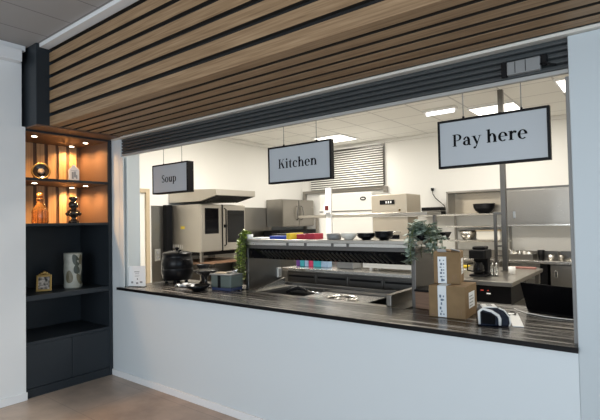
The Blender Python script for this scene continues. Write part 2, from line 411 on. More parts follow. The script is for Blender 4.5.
# decor in the bookcase
d = thing('brass_dish', (-4.76, -.61, 2.012), 'round dark brass dish propped upright on the top lit shelf', 'dish')
mt = ry(.25) @ rz(-.35) @ ry(PI / 2)
mt = rz(-.45) @ ry(1.35)
MB().lathe((-4.77, -.61, 2.098), [(0, -.012), (.05, -.012), (.078, .006), (.083, .02), (.072, .018), (.05, -.002), (0, -.004)], 32, mt).build('bowl', 'bronze', d)
MB().lathe((-4.77, -.61, 2.098), [(.070, .016), (.076, .024), (.085, .022), (.086, .012), (.079, .004), (.072, .010), (.070, .016)], 32, mt, cap=False).build('rim', 'gold', d)
MB().lathe((-4.765, -.612, 2.099), [(.028, -.004), (.03, .004), (.014, .008), (0, .006)], 24, mt).build('center_boss', 'photo', d)
MB().tube([(-4.80, -.66, 2.016), (-4.76, -.61, 2.018), (-4.80, -.56, 2.016)], .005).tube([(-4.76, -.61, 2.018), (-4.72, -.60, 2.017), (-4.715, -.60, 2.03)], .004).build('stand', 'black', d)
h = thing('house_ornament', (-4.74, -.305, 2.012), 'white porcelain bottle shaped like a gabled house with grey motif', 'ornament', rz=-.35)
mb = MB().prism([(-.05, 0), (.05, 0), (.05, .125), (.018, .16), (.012, .175), (-.012, .175), (-.018, .16), (-.05, .125)], -.03, .03, 'y')
mb.v = [(-v[1], v[0], v[2]) for v in mb.v]
mb.build('body', 'porcelain', h, .006, local=True)
MB().box(.0301, -.022, .03, .0315, -.004, .10).box(.0301, .0, .045, .0315, .016, .105).box(.0301, -.03, .112, .0315, .03, .116).box(.0301, .018, .03, .0315, .03, .07).build('motif', 'grey_print', h, local=True)
dc = thing('amber_decanter', (-4.75, -.63, 1.588), 'amber glass bottle decanter with stopper on the second lit shelf', 'decanter')
MB().lathe((-4.75, -.63, 1.589), [(0, 0), (.068, 0), (.074, .01), (.074, .11), (.066, .14), (.034, .185), (.028, .2), (.028, .225), (.036, .235), (.036, .243), (.02, .243), (0, .243)], 28).build('body', 'amber', dc)
MB().lathe((-4.75, -.63, 1.833), [(0, 0), (.018, 0), (.028, .02), (.03, .04), (.02, .055), (0, .06)], 20).build('stopper', 'amber', dc)
fg = thing('dark_figurine', (-4.76, -.30, 1.588), 'black glazed figurine vase of stacked bulging shapes on the second lit shelf', 'figurine')
mb = MB().lathe((-4.76, -.30, 1.589), [(0, 0), (.05, 0), (.05, .018), (.032, .03), (.02, .05), (.03, .065), (.06, .085), (.068, .105), (.055, .125), (.03, .145), (.026, .155), (.046, .17), (.05, .195), (.036, .215), (.026, .225), (.035, .235), (.042, .25), (.038, .268), (.03, .268), (0, .25)], 24)
for k in range(7):
    a = k * 2 * PI / 7
    mb.lathe((-4.76 + .058 * math.cos(a), -.30 + .058 * math.sin(a), 1.682), [(0, -.022), (.017, -.01), (.02, .004), (.012, .016), (0, .02)], 10)
for k in range(4):
    a = k * PI / 2 + .4
    mb.lathe((-4.76 + .042 * math.cos(a), -.30 + .042 * math.sin(a), 1.765), [(0, -.02), (.014, -.01), (.017, .004), (.01, .016), (0, .018)], 10)
mb.build('body', 'bronze', fg)
vs = thing('patterned_vase', (-4.76, -.31, .925), 'pale stoneware vase with dark leaf pattern on the lower open shelf', 'vase')
prof = [(0, 0), (.078, 0), (.085, .012), (.083, .09), (.087, .16), (.084, .25), (.087, .335), (.086, .355), (.078, .355), (.074, .3), (0, .29)]
MB().lathe((-4.76, -.31, .926), prof, 36).build('body', 'vase', vs)
def vr(z):
    for (r0, z0), (r1, z1) in zip(prof[1:7], prof[2:8]):
        if z0 <= z <= z1: return r0 + (r1 - r0) * (z - z0) / max(1e-6, z1 - z0)
    return .086
def leafpatch(mb, az, zc, w, hgt, tilt):
    ring = []
    for k in range(14):
        t = 2 * PI * k / 14
        u = w * math.cos(t) * (1 - .25 * math.sin(t)); v = hgt * math.sin(t)
        uu = u * math.cos(tilt) - v * math.sin(tilt); vv = u * math.sin(tilt) + v * math.cos(tilt)
        zz = min(.35, max(.013, zc + vv)); r = vr(zz) + .0016
        a = az + uu / r
        ring.append((-4.76 + r * math.cos(a), -.31 + r * math.sin(a), .926 + zz))
    r = vr(zc) + .0022
    mb.add([(-4.76 + r * math.cos(az), -.31 + r * math.sin(az), .926 + zc)] + ring, [(0, 1 + k, 1 + (k + 1) % 14) for k in range(14)])
a0 = math.atan2(-2.2, 4.7)
for az, zc, w, h_, t in ((.32, .285, .028, .05, .4), (.40, .19, .026, .035, .2), (1.35, .12, .03, .05, 0), (-1.75, .25, .03, .05, -.3), (2.6, .2, .03, .06, .3)): mb = MB(); leafpatch(mb, a0 + az, zc, w * 1.2, h_ * 1.3, t); mb.build('leaf_pattern', 'vase_leaf', vs)
for az, zc, w, h_, t in ((-.42, .12, .03, .05, 0), (.80, .09, .025, .05, .5), (-2.6, .1, .03, .05, .2), (.95, .29, .02, .04, 0)): mb = MB(); leafpatch(mb, a0 + az, zc, w * 1.2, h_ * 1.3, t); mb.build('leaf_pattern', 'vase_leaf_b', vs)
fr = thing('photo_frame', (-4.70, -.62, .930), 'small ornate gold photo frame leaning on the lower open shelf', 'photo frame', rz=-.45)
lean = ry(-.36)
def L(x, y, z): return lean @ Vector((x, y, z))
mb = MB()
for (y0, z0, y1, z1) in ((-.066, .002, -.048, .165), (.048, .002, .066, .165), (-.048, .002, .048, .022), (-.048, .145, .048, .165)):
    mb.obox(L(.0, (y0 + y1) / 2, (z0 + z1) / 2), .009, (y1 - y0) / 2, (z1 - z0) / 2, lean)
mb.build('frame', 'gold', fr, .003, local=True)
mb = MB()
for y, z, r in ((0, .186, .022), (-.022, .178, .016), (.022, .178, .016), (-.04, .170, .011), (.04, .170, .011)):
    mb.lathe(L(0, y, z), [(0, -r), (r * .7, -r * .7), (r, 0), (r * .7, r * .7), (0, r)], 10)
mb.build('crest', 'gold', fr, local=True)
MB().obox(L(-.003, 0, .084), .003, .049, .062, lean).build('picture', 'photo', fr, local=True)
MB().obox((-.075, 0, .071), .003, .015, .070, ry(.1)).build('back_strut', 'gold', fr, local=True)

# ------------------------------------------------------------------ serving counter
ct = thing('serving_counter', (-2.36, 0, CT - .026), 'long dark plank look serving worktop on the white half wall', 'counter')
U = [(XO + .001, -.028), (XR - .001, -.028), (XR - .001, 1.0), (-1.40, 1.0), (-1.40, .44), (-3.16, .44), (-3.16, .78), (XO + .001, .78)]
MB().prism(U, CT - .018, CT).build('worktop', 'worktop', ct)
MB().box(XO - .01, -.034, CT - .026, XR + .004, -.0285, CT + .0005).build('edge_band', 'black', ct)
MB().box(XO + .002, -.028, CT - .026, XR - .002, .43, CT - .0185).build('underside', 'black', ct)
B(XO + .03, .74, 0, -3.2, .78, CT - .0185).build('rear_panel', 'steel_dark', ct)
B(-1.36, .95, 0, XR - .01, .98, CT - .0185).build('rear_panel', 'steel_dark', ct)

# ------------------------------------------------------------------ hanging signs
def ring(mb, cx, cy_, rx_, ry_, ts, tt, a0=0, a1=360, n=40):
    pts = []
    N = max(6, int(n * abs(a1 - a0) / 360))
    for k in range(N + 1):
        a = math.radians(a0 + (a1 - a0) * k / N)
        pts.append(((cx + rx_ * math.cos(a), cy_ + ry_ * math.sin(a)), (cx + (rx_ - ts) * math.cos(a), cy_ + (ry_ - tt) * math.sin(a))))
    vs = []; fs = []
    for p, q in pts: vs += [(p[0], p[1]), (q[0], q[1])]
    for k in range(N): fs.append((2 * k, 2 * k + 2, 2 * k + 3, 2 * k + 1))
    mb.append((vs, fs))
def rect(mb, x0, y0, x1, y1): mb.append(([(x0, y0), (x1, y0), (x1, y1), (x0, y1)], [(0, 1, 2, 3)]))
def pol(mb, pts): mb.append((pts, [tuple(range(len(pts)))]))
def disc(mb, cx, cy_, r): pol(mb, [(cx + r * math.cos(2 * PI * k / 16), cy_ + r * math.sin(2 * PI * k / 16)) for k in range(16)])
ST, TH = .29, .095
def glyph(ch):
    m = []
    def serif(x, y, w=.46): rect(m, x - w / 2, y, x + w / 2, y + TH * .8)
    if ch == 'o': ring(m, .52, .5, .52, .53, ST, TH); return m, 1.04
    if ch == 'e':
        ring(m, .5, .5, .5, .53, ST, TH, 0, 312); rect(m, .2, .5, .86, .57); pol(m, [(.75, .5), (1.0, .5), (.99, .62), (.76, .62)]); return m, .98
    if ch == 'c':
        ring(m, .5, .5, .5, .53, ST, TH, 48, 312); disc(m, .78, .80, .13); return m, .92
    if ch == 'a':
        rect(m, .56, 0.1, .56 + ST, .72); ring(m, .46, .68, .35, .35, ST, TH, 0, 150); disc(m, .2, .76, .12)
        ring(m, .42, .29, .40, .30, ST, TH, 60, 320); pol(m, [(.56, .14), (.81, .14), (.98, .03), (.96, 0), (.72, -.02)]); return m, .98
    if ch in 'hn':
        top = 1.5 if ch == 'h' else 1.0
        rect(m, .12, 0, .12 + ST, top); pol(m, [(-.02, top - .07), (.12, top - .1), (.37, top), (.37, top + .03), (-.02, top - .02)]); serif(.245, 0)
        ring(m, .62, .62, .40, .41, ST, TH, 0, 165); rect(m, .77, 0, .77 + ST, .63); serif(.895, 0); return m, 1.16
    if ch == 'r':
        rect(m, .12, 0, .12 + ST, 1); pol(m, [(-.02, .93), (.12, .9), (.37, 1), (.37, 1.03), (-.02, .98)]); serif(.26, 0, .52)
        ring(m, .6, .66, .26, .36, .2, TH, 40, 170); disc(m, .72, .86, .14); return m, .84
    if ch == 'u':
        rect(m, .1, .38, .1 + ST, 1); rect(m, -.03, .93, .2, 1); ring(m, .48, .38, .38, .41, ST, TH, 180, 345); rect(m, .72, 0, .72 + ST, 1); rect(m, .6, .93, .8, 1); rect(m, .9, 0, 1.08, .06); return m, 1.12
    if ch == 't':
        rect(m, .16, .2, .16 + ST, 1.05); pol(m, [(.16, 1), (.41, 1), (.41, 1.35)]); rect(m, 0, .93, .66, 1.0); ring(m, .44, .24, .28, .27, ST, TH, 180, 310); return m, .68
    if ch == 'i':
        rect(m, .12, 0, .12 + ST, 1); pol(m, [(-.02, .93), (.12, .9), (.37, 1), (.37, 1.03), (-.02, .98)]); serif(.245, 0); disc(m, .245, 1.33, .15); return m, .52
    if ch == 'y':
        pol(m, [(.05, 1), (.34, 1), (.66, .16), (.5, -.05)]); pol(m, [(.50, -.02), (.58, -.05), (.94, 1), (.85, 1)]); rect(m, -.05, .94, .44, 1); rect(m, .72, .94, 1.06, 1)
        pol(m, [(.50, .02), (.60, .0), (.42, -.42), (.3, -.42)]); disc(m, .27, -.36, .13); return m, 1.0
    if ch == 'p':
        rect(m, .12, -.45, .12 + ST, 1); pol(m, [(-.02, .93), (.12, .9), (.37, 1), (.37, 1.03), (-.02, .98)]); serif(.245, -.45); ring(m, .58, .5, .50, .53, ST, TH, -150, 150); return m, 1.1
    if ch == 'P':
        rect(m, .12, 0, .12 + .27, 1.42); serif(.25, 0, .5); rect(m, 0, 1.35, .5, 1.42); ring(m, .55, 1.02, .50, .40, .27, TH, -90, 90); rect(m, .3, 1.345, .56, 1.42); rect(m, .3, .62, .56, .69); return m, 1.08
    if ch == 'K':
        rect(m, .12, 0, .12 + .27, 1.42); serif(.25, 0, .5); serif(.25, 1.36, .5); pol(m, [(.39, .58), (.46, .56), (1.08, 1.40), (.98, 1.40)]); rect(m, .82, 1.36, 1.22, 1.42)
        pol(m, [(.52, .75), (.72, 1.0), (1.22, .0), (.9, .0)]); rect(m, .8, 0, 1.34, .06); return m, 1.32
    if ch == 'S':
        ring(m, .5, 1.06, .42, .38, .2, TH, 30, 230); ring(m, .5, .37, .44, .39, .2, TH, -150, 50)
        pol(m, [(.14, .95), (.36, 1.02), (.88, .52), (.70, .40)]); rect(m, .80, 1.1, .86, 1.40); rect(m, .08, .02, .14, .34); return m, 1.0
    return m, .5
def lettering(text, xh, cx, zc, y, parent):
    x = 0; parts = []
    for ch in text:
        g_, w = glyph(ch); parts.append((x, g_)); x += w + (.1 if ch != ' ' else 0)
    wtot = x - .1
    mb = MB(); k = 0
    for gx, g_ in parts:
        for vs, fs in g_:
            yy = y - k * 1e-5; k = (k + 1) % 5
            mb.add([(cx + (gx + v[0] - wtot / 2) * xh, yy, zc + v[1] * xh) for v in vs], fs)
    return mb.build('lettering', 'ink', parent)
YS = .10
for text, x0, x1, xh, dz, depth, label in (('Soup', -3.965, -3.415, .050, -.035, .075, 'hanging sign reading Soup, leftmost over the counter'),
                          ('Kitchen', -2.415, -1.815, .050, -.030, .04, 'hanging sign reading Kitchen over the middle of the counter'),
                          ('Pay here', -1.035, -.430, .050, -.018, .035, 'hanging sign reading Pay here at the right end of the counter')):
    zb, zt = 1.855, 2.143
    s_ = thing('hanging_sign', ((x0 + x1) / 2, YS + depth / 2, zb), label, 'sign', 'black framed signs hanging in the kitchen opening')
    t = .014
    MB().box(x0, YS, zb, x0 + t, YS + depth, zt).box(x1 - t, YS, zb, x1, YS + depth, zt).box(x0 + t, YS, zb, x1 - t, YS + depth, zb + t).box(x0 + t, YS, zt - t, x1 - t, YS + depth, zt).build('frame', 'black', s_, .002)
    B(x0 + t, YS + .004, zb + t, x1 - t, YS + depth - .004, zt - t).build('panel', 'sign_face', s_)
    lettering(text, xh, (x0 + x1) / 2 - .01, (zb + zt) / 2 + dz, YS + .003, s_)
    for f in (.25, .77):
        xc = x0 + (x1 - x0) * f
        MB().tube([(xc, YS + depth / 2, zt), (xc, YS + depth / 2, 2.474)], .0025, 6).build('cord', 'grey_plastic', s_)
        # small eyelet at the frame
        MB().cyl((xc, YS + depth / 2, zt), .007, .012, 10).build('eyelet', 'black', s_)

# ------------------------------------------------------------------ kitchen ceiling lights
def panel_light(x0, y0, x1, y1, label, power, m='led', group='square ceiling light panels'):
    t = thing('ceiling_light', ((x0 + x1) / 2, (y0 + y1) / 2, KZ - .03), label, 'ceiling light', group)
    MB().box(x0 - .02, y0 - .02, KZ - .025, x1 + .02, y0, KZ - .001).box(x0 - .02, y1, KZ - .025, x1 + .02, y1 + .02, KZ - .001).box(x0 - .02, y0, KZ - .025, x0, y1, KZ - .001).box(x1, y0, KZ - .025, x1 + .02, y1, KZ - .001).build('frame', 'white_trim', t)
    B(x0, y0, KZ - .02, x1, y1, KZ - .012).build('diffuser', m, t)
    a = area('ceiling_lamp', ((x0 + x1) / 2, (y0 + y1) / 2, KZ - .03), ((x0 + x1) / 2, (y0 + y1) / 2, 0), x1 - x0, y1 - y0, power, (1, .945, .85))
KP = 32
panel_light(-5.1, 4.4, -4.5, 5.0, 'bright square ceiling light panel above the slatted blind', 27)
panel_light(-2.1, 4.1, -1.5, 4.6, 'bright ceiling light panel partly behind the Pay here sign', 22)
panel_light(-.88, 3.4, -.3, 4.0, 'bright ceiling light panel at the right edge of the opening', 18)
panel_light(-4.6, 1.6, -4.0, 2.2, 'added unseen ceiling light panel above the shutter toward the oven', 95)  # unseen panel added to brighten the oven side
panel_light(-2.6, 1.3, -2.0, 1.9, 'added unseen ceiling light panel above the serving gantry', 30)  # also added out of view, for light over the pass
panel_light(-.6, 1.3, 0, 1.9, 'added unseen ceiling light panel above the laptop end', 22)  # third added panel, out of view, lights the right end
fl = thing('linear_light', (-2.42, 3.82, KZ - .07), 'white linear fluorescent lamp on the kitchen ceiling beside the Pay here sign', 'ceiling light')
B(-2.66, 3.76, KZ - .04, -2.18, 3.9, KZ - .001).build('housing', 'white_plastic', fl, .004)
MB().lathe((-2.62, 3.83, KZ - .06), [(.0, 0), (.022, 0), (.022, .4), (0, .4)], 16, ry(PI / 2)).build('tube', 'tube', fl)

# ------------------------------------------------------------------ combi oven, hood, left wall things
ov = thing('combi_oven', (-5.88, 2.47, 0), 'large stainless combi oven with dark glass door on a stand', 'oven')
B(-6.26, 2.0, 1.12, -5.53, 2.94, 1.862).build('body', 'steel_oven', ov, .006)
o = B(-5.529, 2.0, 1.13, -5.50, 2.42, 1.85).build('control_panel', 'steel_oven', ov, .005)
B(-5.4995, 2.07, 1.40, -5.494, 2.35, 1.80).build('display', 'black_glass', o, .012)
dr = B(-5.529, 2.445, 1.13, -5.49, 2.935, 1.85).build('door', 'steel_oven', ov, .005)
B(-5.4895, 2.53, 1.25, -5.484, 2.91, 1.77).build('window', 'black_glass', dr, .012)
MB().tube([(-5.49, 2.465, 1.80), (-5.45, 2.465, 1.78), (-5.45, 2.465, 1.22), (-5.49, 2.465, 1.2)], .011).build('handle', 'black', dr)
MB().box(-5.495, 2.45, 1.49, -5.465, 2.50, 1.54).build('latch', 'black', dr)
for y in (2.42,): B(-5.52, 2.42, 1.12, -5.505, 2.445, 1.862).build('seam', 'black', ov)
B(-6.0, 1.9985, 1.48, -5.90, 1.9997, 1.525).build('sticker', 'sticker', ov)
mb = MB()
for k in range(6): mb.box(-6.2 + k * .045, 1.998, 1.17, -6.2 + k * .045 + .012, 1.9995, 1.23)
mb.build('side_vents', 'white_plastic', ov)
for x in (-6.24, -5.57):
    for y in (2.02, 2.88): B(x, y, 0, x + .04, y + .04, 1.12).build('stand_leg', 'steel', ov)
MB().box(-6.24, 2.0, .93, -5.45, 2.98, .96).box(-6.24, 2.0, .5, -5.55, 2.92, .52).build('stand_shelf', 'brown_wood', ov)
MB().box(-6.22, 2.06, 1.06, -5.60, 2.88, 1.118).build('base_frame', 'black', ov)
hd = thing('extractor_hood', (-5.7, 2.57, 1.9), 'stainless extractor hood with dark slanted filter above the oven', 'hood')
poly = [(-6.285, 1.905), (-5.52, 1.905), (-5.14, 1.98), (-5.14, 2.07), (-6.285, 2.12)]
MB().prism(poly, 1.99, 2.82, 'y').build('canopy', 'steel_oven', hd, .004)
ang = math.atan2(.075, .38)
MB().obox((-5.33, 2.405, 1.9365), .175, .37, .004, ry(-ang)).build('filter', 'black', hd)
mb = MB()
for k in range(12): mb.obox((-5.33, 2.07 + k * .0612, 1.931), .18, .005, .004, ry(-ang))
mb.build('filter_ribs', 'steel_dark', hd)
so = thing('wall_socket', (KX0 + .013, 1.76, 1.05), 'grey double wall socket on the steel wall lining beside the kettle', 'socket')
B(KX0 + .0125, 1.71, .98, KX0 + .03, 1.81, 1.17).build('plate', 'alu', so, .004)
MB().cyl((KX0 + .0305, 1.76, 1.12), .028, .002, 16, ry(PI / 2)).cyl((KX0 + .0305, 1.76, 1.03), .028, .002, 16, ry(PI / 2)).build('outlet', 'grey_plastic', so)
fd = thing('oven_gap_shade', (-6.24, 1.92, 0), 'narrow tall dark box put in for the shade between steel lining and oven', 'cabinet')  # dark box modelled where the gap beside the oven is only in shade
B(-6.286, 1.87, 0, -6.20, 1.985, 1.87).build('body', 'black', fd, .004)
B(-6.199, 1.875, .05, -6.19, 1.98, 1.86).build('door', 'black_gloss', fd, .002)

def steel_cab(x0, y0, z0, x1, y1, z1, face, label, name='wall_cabinet', doors=2, cat='cabinet'):
    c_ = thing(name, ((x0 + x1) / 2, (y0 + y1) / 2, z0), label, cat)
    B(x0, y0, z0, x1, y1, z1).build('body', 'steel', c_, .003)
    return c_
wc = steel_cab(-6.28, 4.35, 1.47, -5.87, 5.40, 2.02, 'x', 'stainless two door wall cabinet with arched handles in the left corner')
for y0, y1, hy, sg in ((4.36, 4.865, 4.80, 1), (4.885, 5.39, 4.95, -1)):
    dr = B(-5.869, y0, 1.485, -5.85, y1, 2.005).build('door', 'steel', wc, .003)
    MB().tube([(-5.85, hy, 1.60), (-5.815, hy + .0, 1.63), (-5.81, hy - sg * .03, 1.74), (-5.815, hy, 1.86), (-5.85, hy, 1.89)], .010).build('handle', 'steel_dark', dr)
B(-5.868, 4.866, 1.485, -5.86, 4.884, 2.005).build('gap', 'black', wc)
lw = thing('left_worktop', (-5.9, 4.4, 0), 'stainless worktop along the left kitchen wall behind the oven', 'worktop')
B(-6.28, 3.3, .86, -5.65, 5.56, .9).build('top', 'steel_h', lw, .003)
B(-6.26, 3.34, .1, -5.72, 5.54, .858).build('base_cabinet', 'steel_dark', lw, .003)
B(-6.2, 3.4, 0, -5.8, 5.5, .1).build('plinth', 'black', lw)
co = thing('backsplash_shade', (-6.0, 4.95, .9), 'black countertop grill box in place of the backsplash shade under the left wall cabinet', 'shading')  # black box stands where the backsplash is only shaded by the cabinet
B(-6.24, 4.2, .93, -5.80, 5.5, 1.40).build('body', 'black', co, .01)
B(-5.799, 4.3, .98, -5.79, 5.1, 1.36).build('box_front', 'black_glass', co, .004)
for y in (4.3, 5.4):
    MB().cyl((-5.9, y, .9), .02, .03, 12).build('foot', 'black', co)
for z in (1.06, 1.17, 1.28):
    MB().cyl((-5.799, 5.3, z), .03, .03, 16, ry(PI / 2)).build('knob', 'chrome', co)

# ------------------------------------------------------------------ back wall: blind, frame, white machine
bl = thing('slatted_blind', (-5.12, 5.53, 2.24), 'pale horizontal slat blind hanging on the back kitchen wall', 'blind')
mb = MB(); z = 2.26
while z < 3.05:
    mb.obox((-5.12, 5.515, z), .89, .0215, .003, rx(.6)); z += .047
mb.build('slats', 'kitchen_wall', bl)
B(-6.02, 5.545, 2.24, -4.22, 5.556, 3.08).build('backing', 'steel_dark', bl)
B(-6.02, 5.48, 3.065, -4.22, 5.56, 3.09).build('head_rail', 'white_plastic', bl, .003)
fr_ = MB().box(-6.24, 5.52, 2.17, -4.16, 5.575, 2.235).box(-6.24, 5.52, 1.0, -6.17, 5.575, 2.17).box(-4.24, 5.52, 1.0, -4.16, 5.575, 2.17)
struct('window_3', fr_, 'steel', .003)
wm = thing('white_machine', (-4.17, 4.35, 0), 'tall white hooded kitchen machine with an oval badge behind the rear shelf', 'machine')
B(-4.72, 4.02, .92, -3.66, 4.7, 2.035).build('hood', 'white_enamel', wm, .02)
B(-4.70, 4.04, .1, -3.68, 4.68, .918).build('base', 'steel', wm, .005)
for x in (-4.66, -3.76):
    for y in (4.08, 4.60): B(x, y, 0, x + .05, y + .05, .1).build('foot', 'black', wm)
MB().lathe((-3.83, 4.019, 1.925), [(.055, 0), (.055, .006)], 20, Matrix.Scale(.6, 3, (0, 0, 1)) @ rx(PI / 2)).build('badge', 'black', wm)
MB().box(-3.86, 4.010, 1.915, -3.80, 4.0125, 1.935).build('badge_plate', 'white_plastic', wm)
B(-4.71, 4.006, 1.72, -3.67, 4.019, 1.735).build('hood_lip', 'steel', wm)

# rear prep table with over-shelf
pt = thing('rear_prep_table', (-3.3, 3.3, 0), 'stainless prep table with raised over-shelf in the middle of the kitchen', 'table')
B(-4.4, 2.95, .86, -2.32, 3.6, .9).build('top', 'steel_h', pt, .003)
B(-4.4, 3.0, 1.615, -2.32, 3.5, 1.655).build('over_shelf', 'steel_h', pt, .003)
for x in (-4.36, -2.40):
    B(x, 3.4, .9, x + .04, 3.44, 1.615).build('post', 'steel', pt)
    for y in (3.0, 3.5): B(x, y, 0, x + .045, y + .045, .86).build('leg', 'steel', pt)
B(-4.35, 2.99, .25, -2.37, 3.55, .28).build('lower_shelf', 'steel_h', pt, .002)
sb = thing('steel_label_box', (-2.85, 3.25, 1.655), 'beige stainless box with a dark oblong badge on the over-shelf', 'appliance')
B(-3.12, 3.02, 1.657, -2.60, 3.48, 1.905).build('body', 'wicker', sb, .005)
sb.children[0].data.materials[0] = M_['steel_warm'] = mat('warm brushed panel', (.56, .50, .41), .38, .8, rvar=(14, .3, .45, (1, 1, 14)))
B(-2.99, 3.012, 1.77, -2.77, 3.0195, 1.83).build('badge', 'black', sb, .003)
mb = MB()
for x in (-2.90, -2.865, -2.83): mb.box(x, 3.0105, 1.785, x + .018, 3.0118, 1.815)
mb.build('badge_marks', 'white_plastic', sb)
MB().lathe((-2.70, 3.0195, 1.69), [(.015, 0), (.015, .006)], 16, rx(PI / 2)).build('button', 'brass', sb)
lb = thing('lower_steel_unit', (-2.75, 3.2, .9), 'tall brown steel unit under the over-shelf, below the box with the badge', 'appliance')
B(-3.12, 3.04, .902, -2.60, 3.38, 1.60).build('body', 'steel_warm', lb, .005)
B(-3.0, 3.03, 1.02, -2.72, 3.0395, 1.36).build('door', 'black_glass', lb, .003)
MB().tube([(-3.02, 3.03, 1.39), (-3.02, 3.005, 1.40), (-2.70, 3.005, 1.40), (-2.70, 3.03, 1.39)], .007).build('handle', 'chrome', lb)
wp = thing('white_dispenser_post', (-3.80, 3.05, .9), 'white upright dispenser post with dark red sensor on the rear prep table', 'dispenser')
B(-3.86, 2.97, .902, -3.76, 3.0, 2.05).build('post', 'white_plastic', wp, .006)
B(-3.875, 2.935, 1.66, -3.745, 2.9695, 1.80).build('sensor_box', 'white_plastic', wp, .006)
B(-3.845, 2.928, 1.72, -3.785, 2.9345, 1.785).build('sensor', 'sensor', wp)
B(-3.83, 2.925, 1.665, -3.76, 2.9345, 1.69).build('nozzle', 'grey_plastic', wp)

# ------------------------------------------------------------------ back wall right: shelf unit, wall cabinet, worktop
ws = thing('steel_wall_shelf', (-2.6, 5.4, 1.2), 'stainless open wall shelf unit with three levels left of the long cabinet', 'shelf')
MB().box(-2.87, 5.2, 1.65, -2.84, 5.57, 2.03).box(-1.94, 5.2, 1.65, -1.91, 5.57, 2.03).box(-2.87, 5.2, 2.0, -1.91, 5.57, 2.03).build('frame', 'steel', ws, .002)
B(-2.84, 5.55, 1.65, -1.94, 5.575, 2.0).build('back_panel', 'steel_warm', ws)
for z, x0 in ((1.64, -3.42), (1.44, -2.87), (1.20, -2.87)):
    B(x0, 5.2, z - .03, -1.91, 5.575, z).build('shelf', 'steel_bright', ws, .002)
for x in (-2.86, -1.95): B(x, 5.54, 1.0, x + .03, 5.57, 1.64).build('bracket', 'steel', ws)
lc = thing('long_wall_cabinet', (-1.2, 5.38, 1.45), 'long stainless wall cabinet with a sliding door at the right of the back wall', 'cabinet')
B(-1.895, 5.2, 1.45, .0, 5.575, 2.01).build('body', 'steel', lc, .003)
dr = B(-1.86, 5.185, 1.48, -.95, 5.199, 1.985).build('door', 'steel', lc, .002)
MB().box(-1.80, 5.178, 1.55, -1.76, 5.1845, 1.66).build('handle', 'chrome', dr, .002)
dr = B(-.93, 5.185, 1.48, -.03, 5.199, 1.985).build('door', 'steel', lc, .002)
B(-1.895, 5.17, 1.43, 0, 5.22, 1.449).build('lower_rail', 'steel_bright', lc)
B(-1.895, 5.17, 2.011, 0, 5.22, 2.03).build('upper_rail', 'steel_dark', lc)
bw = thing('back_worktop', (-1.2, 5.2, 0), 'stainless worktop with cabinets along the right of the back wall', 'worktop')
B(-2.95, 4.88, .875, .9, 5.575, .915).build('top', 'steel_bright', bw, .004)
B(-2.95, 5.55, .915, .9, 5.576, 1.02).build('upstand', 'steel', bw)
B(-2.9, 4.95, .1, -1.95, 5.55, .874).build('cabinet_body', 'steel', bw, .003)
B(-1.26, 4.95, .1, .85, 5.55, .874).build('cabinet_body', 'steel_dark', bw, .003)
B(-1.40, 4.97, 0, -1.30, 5.5, .874).build('gap_shade', 'black', bw)  # black block filling in the shade of the gap between base cabinets
for x0, x1 in ((-1.25, -.62), (-.60, .1), (.12, .8)):
    dr = B(x0, 4.925, .13, x1, 4.949, .85).build('door', 'steel', bw, .003)
    MB().box(x0 + .05, 4.905, .68, x0 + .085, 4.924, .78).build('handle', 'chrome', dr, .004)
for z in (.2, .55): B(-1.94, 4.98, z, -1.41, 5.5, z + .02).build('open_shelf', 'steel_bright', bw)
B(-2.9, 4.95, 0, .8, 5.4, .1).build('plinth', 'black', bw)

def bowl_mb(c, r, h, t=.006):
    p = [(0, 0), (r * .45, 0), (r * .5, .006), (r * .8, h * .45), (r, h), (r - t, h), (r * .78 - t, h * .45), (r * .45, .012), (0, .010)]
    return MB().lathe(c, p, 28)
for k, (z, r) in enumerate(((1.641, .17), (1.668, .175), (1.695, .18))):
    o = bowl_mb((0, 0, 0), r, .11).build('black_bowl', 'black'); o.location = (-2.29, 5.36, z)
    tag(o, ('lowest', 'middle', 'topmost')[k] + ' black bowl of the stack on the top wall shelf', 'bowl', 'black bowls stacked on the wall shelf')
o = bowl_mb((0, 0, 0), .15, .15).build('mixing_bowl', 'steel_bright'); o.location = (-2.58, 5.38, 1.2015); tag(o, 'steel mixing bowl on the lowest wall shelf beside a basket', 'bowl')
MB().lathe((0, 0, .149), [(.15, 0), (.156, .006), (.156, .012), (.15, .0)], 28, cap=False).build('rim', 'steel_dark', o, local=True)
bs = thing('beige_basket', (-2.2, 5.38, 1.20), 'beige woven basket on the lowest wall shelf beside the mixing bowl', 'basket')
MB().prism([(-2.40, 5.25), (-2.02, 5.25), (-2.02, 5.52), (-2.40, 5.52)], 1.201, 1.36).build('body', 'ceramic', bs, .02)
MB().box(-2.41, 5.24, 1.345, -2.01, 5.53, 1.37).build('rim', 'wicker', bs, .006)
sp = thing('slim_appliance', (-3.2, 5.4, 1.64), 'slim black appliance plugged in on the left end of the wall shelf', 'appliance')
B(-3.36, 5.28, 1.642, -3.0, 5.52, 1.70).build('body', 'black', sp, .004)
B(-3.36, 5.28, 1.715, -3.0, 5.52, 1.775).build('upper_body', 'black', sp, .004)
B(-3.35, 5.30, 1.70, -3.01, 5.5, 1.715).build('spacer', 'steel', sp)
B(-3.35, 5.272, 1.66, -3.01, 5.279, 1.67).build('trim_line', 'chrome', sp)
for i, (x, z, lab) in enumerate(((-3.25, 2.11, 'white wall socket with a black plug and cable beside the back shelf'), (-2.98, 1.90, 'small white wall socket just left of the wall shelf frame'))):
    s_ = thing('wall_socket', (x, 5.57, z), lab, 'socket', None)
    B(x - .04, 5.568, z - .04, x + .04, 5.579, z + .04).build('plate', 'white_plastic', s_, .004)
    MB().cyl((x, 5.568, z), .026, .004, 16, rx(PI / 2)).build('outlet', 'grey_plastic', s_)
pc = thing('plug_cable', (-3.25, 5.55, 1.8), 'black plug and cable running down the back wall to the slim appliance', 'cable')
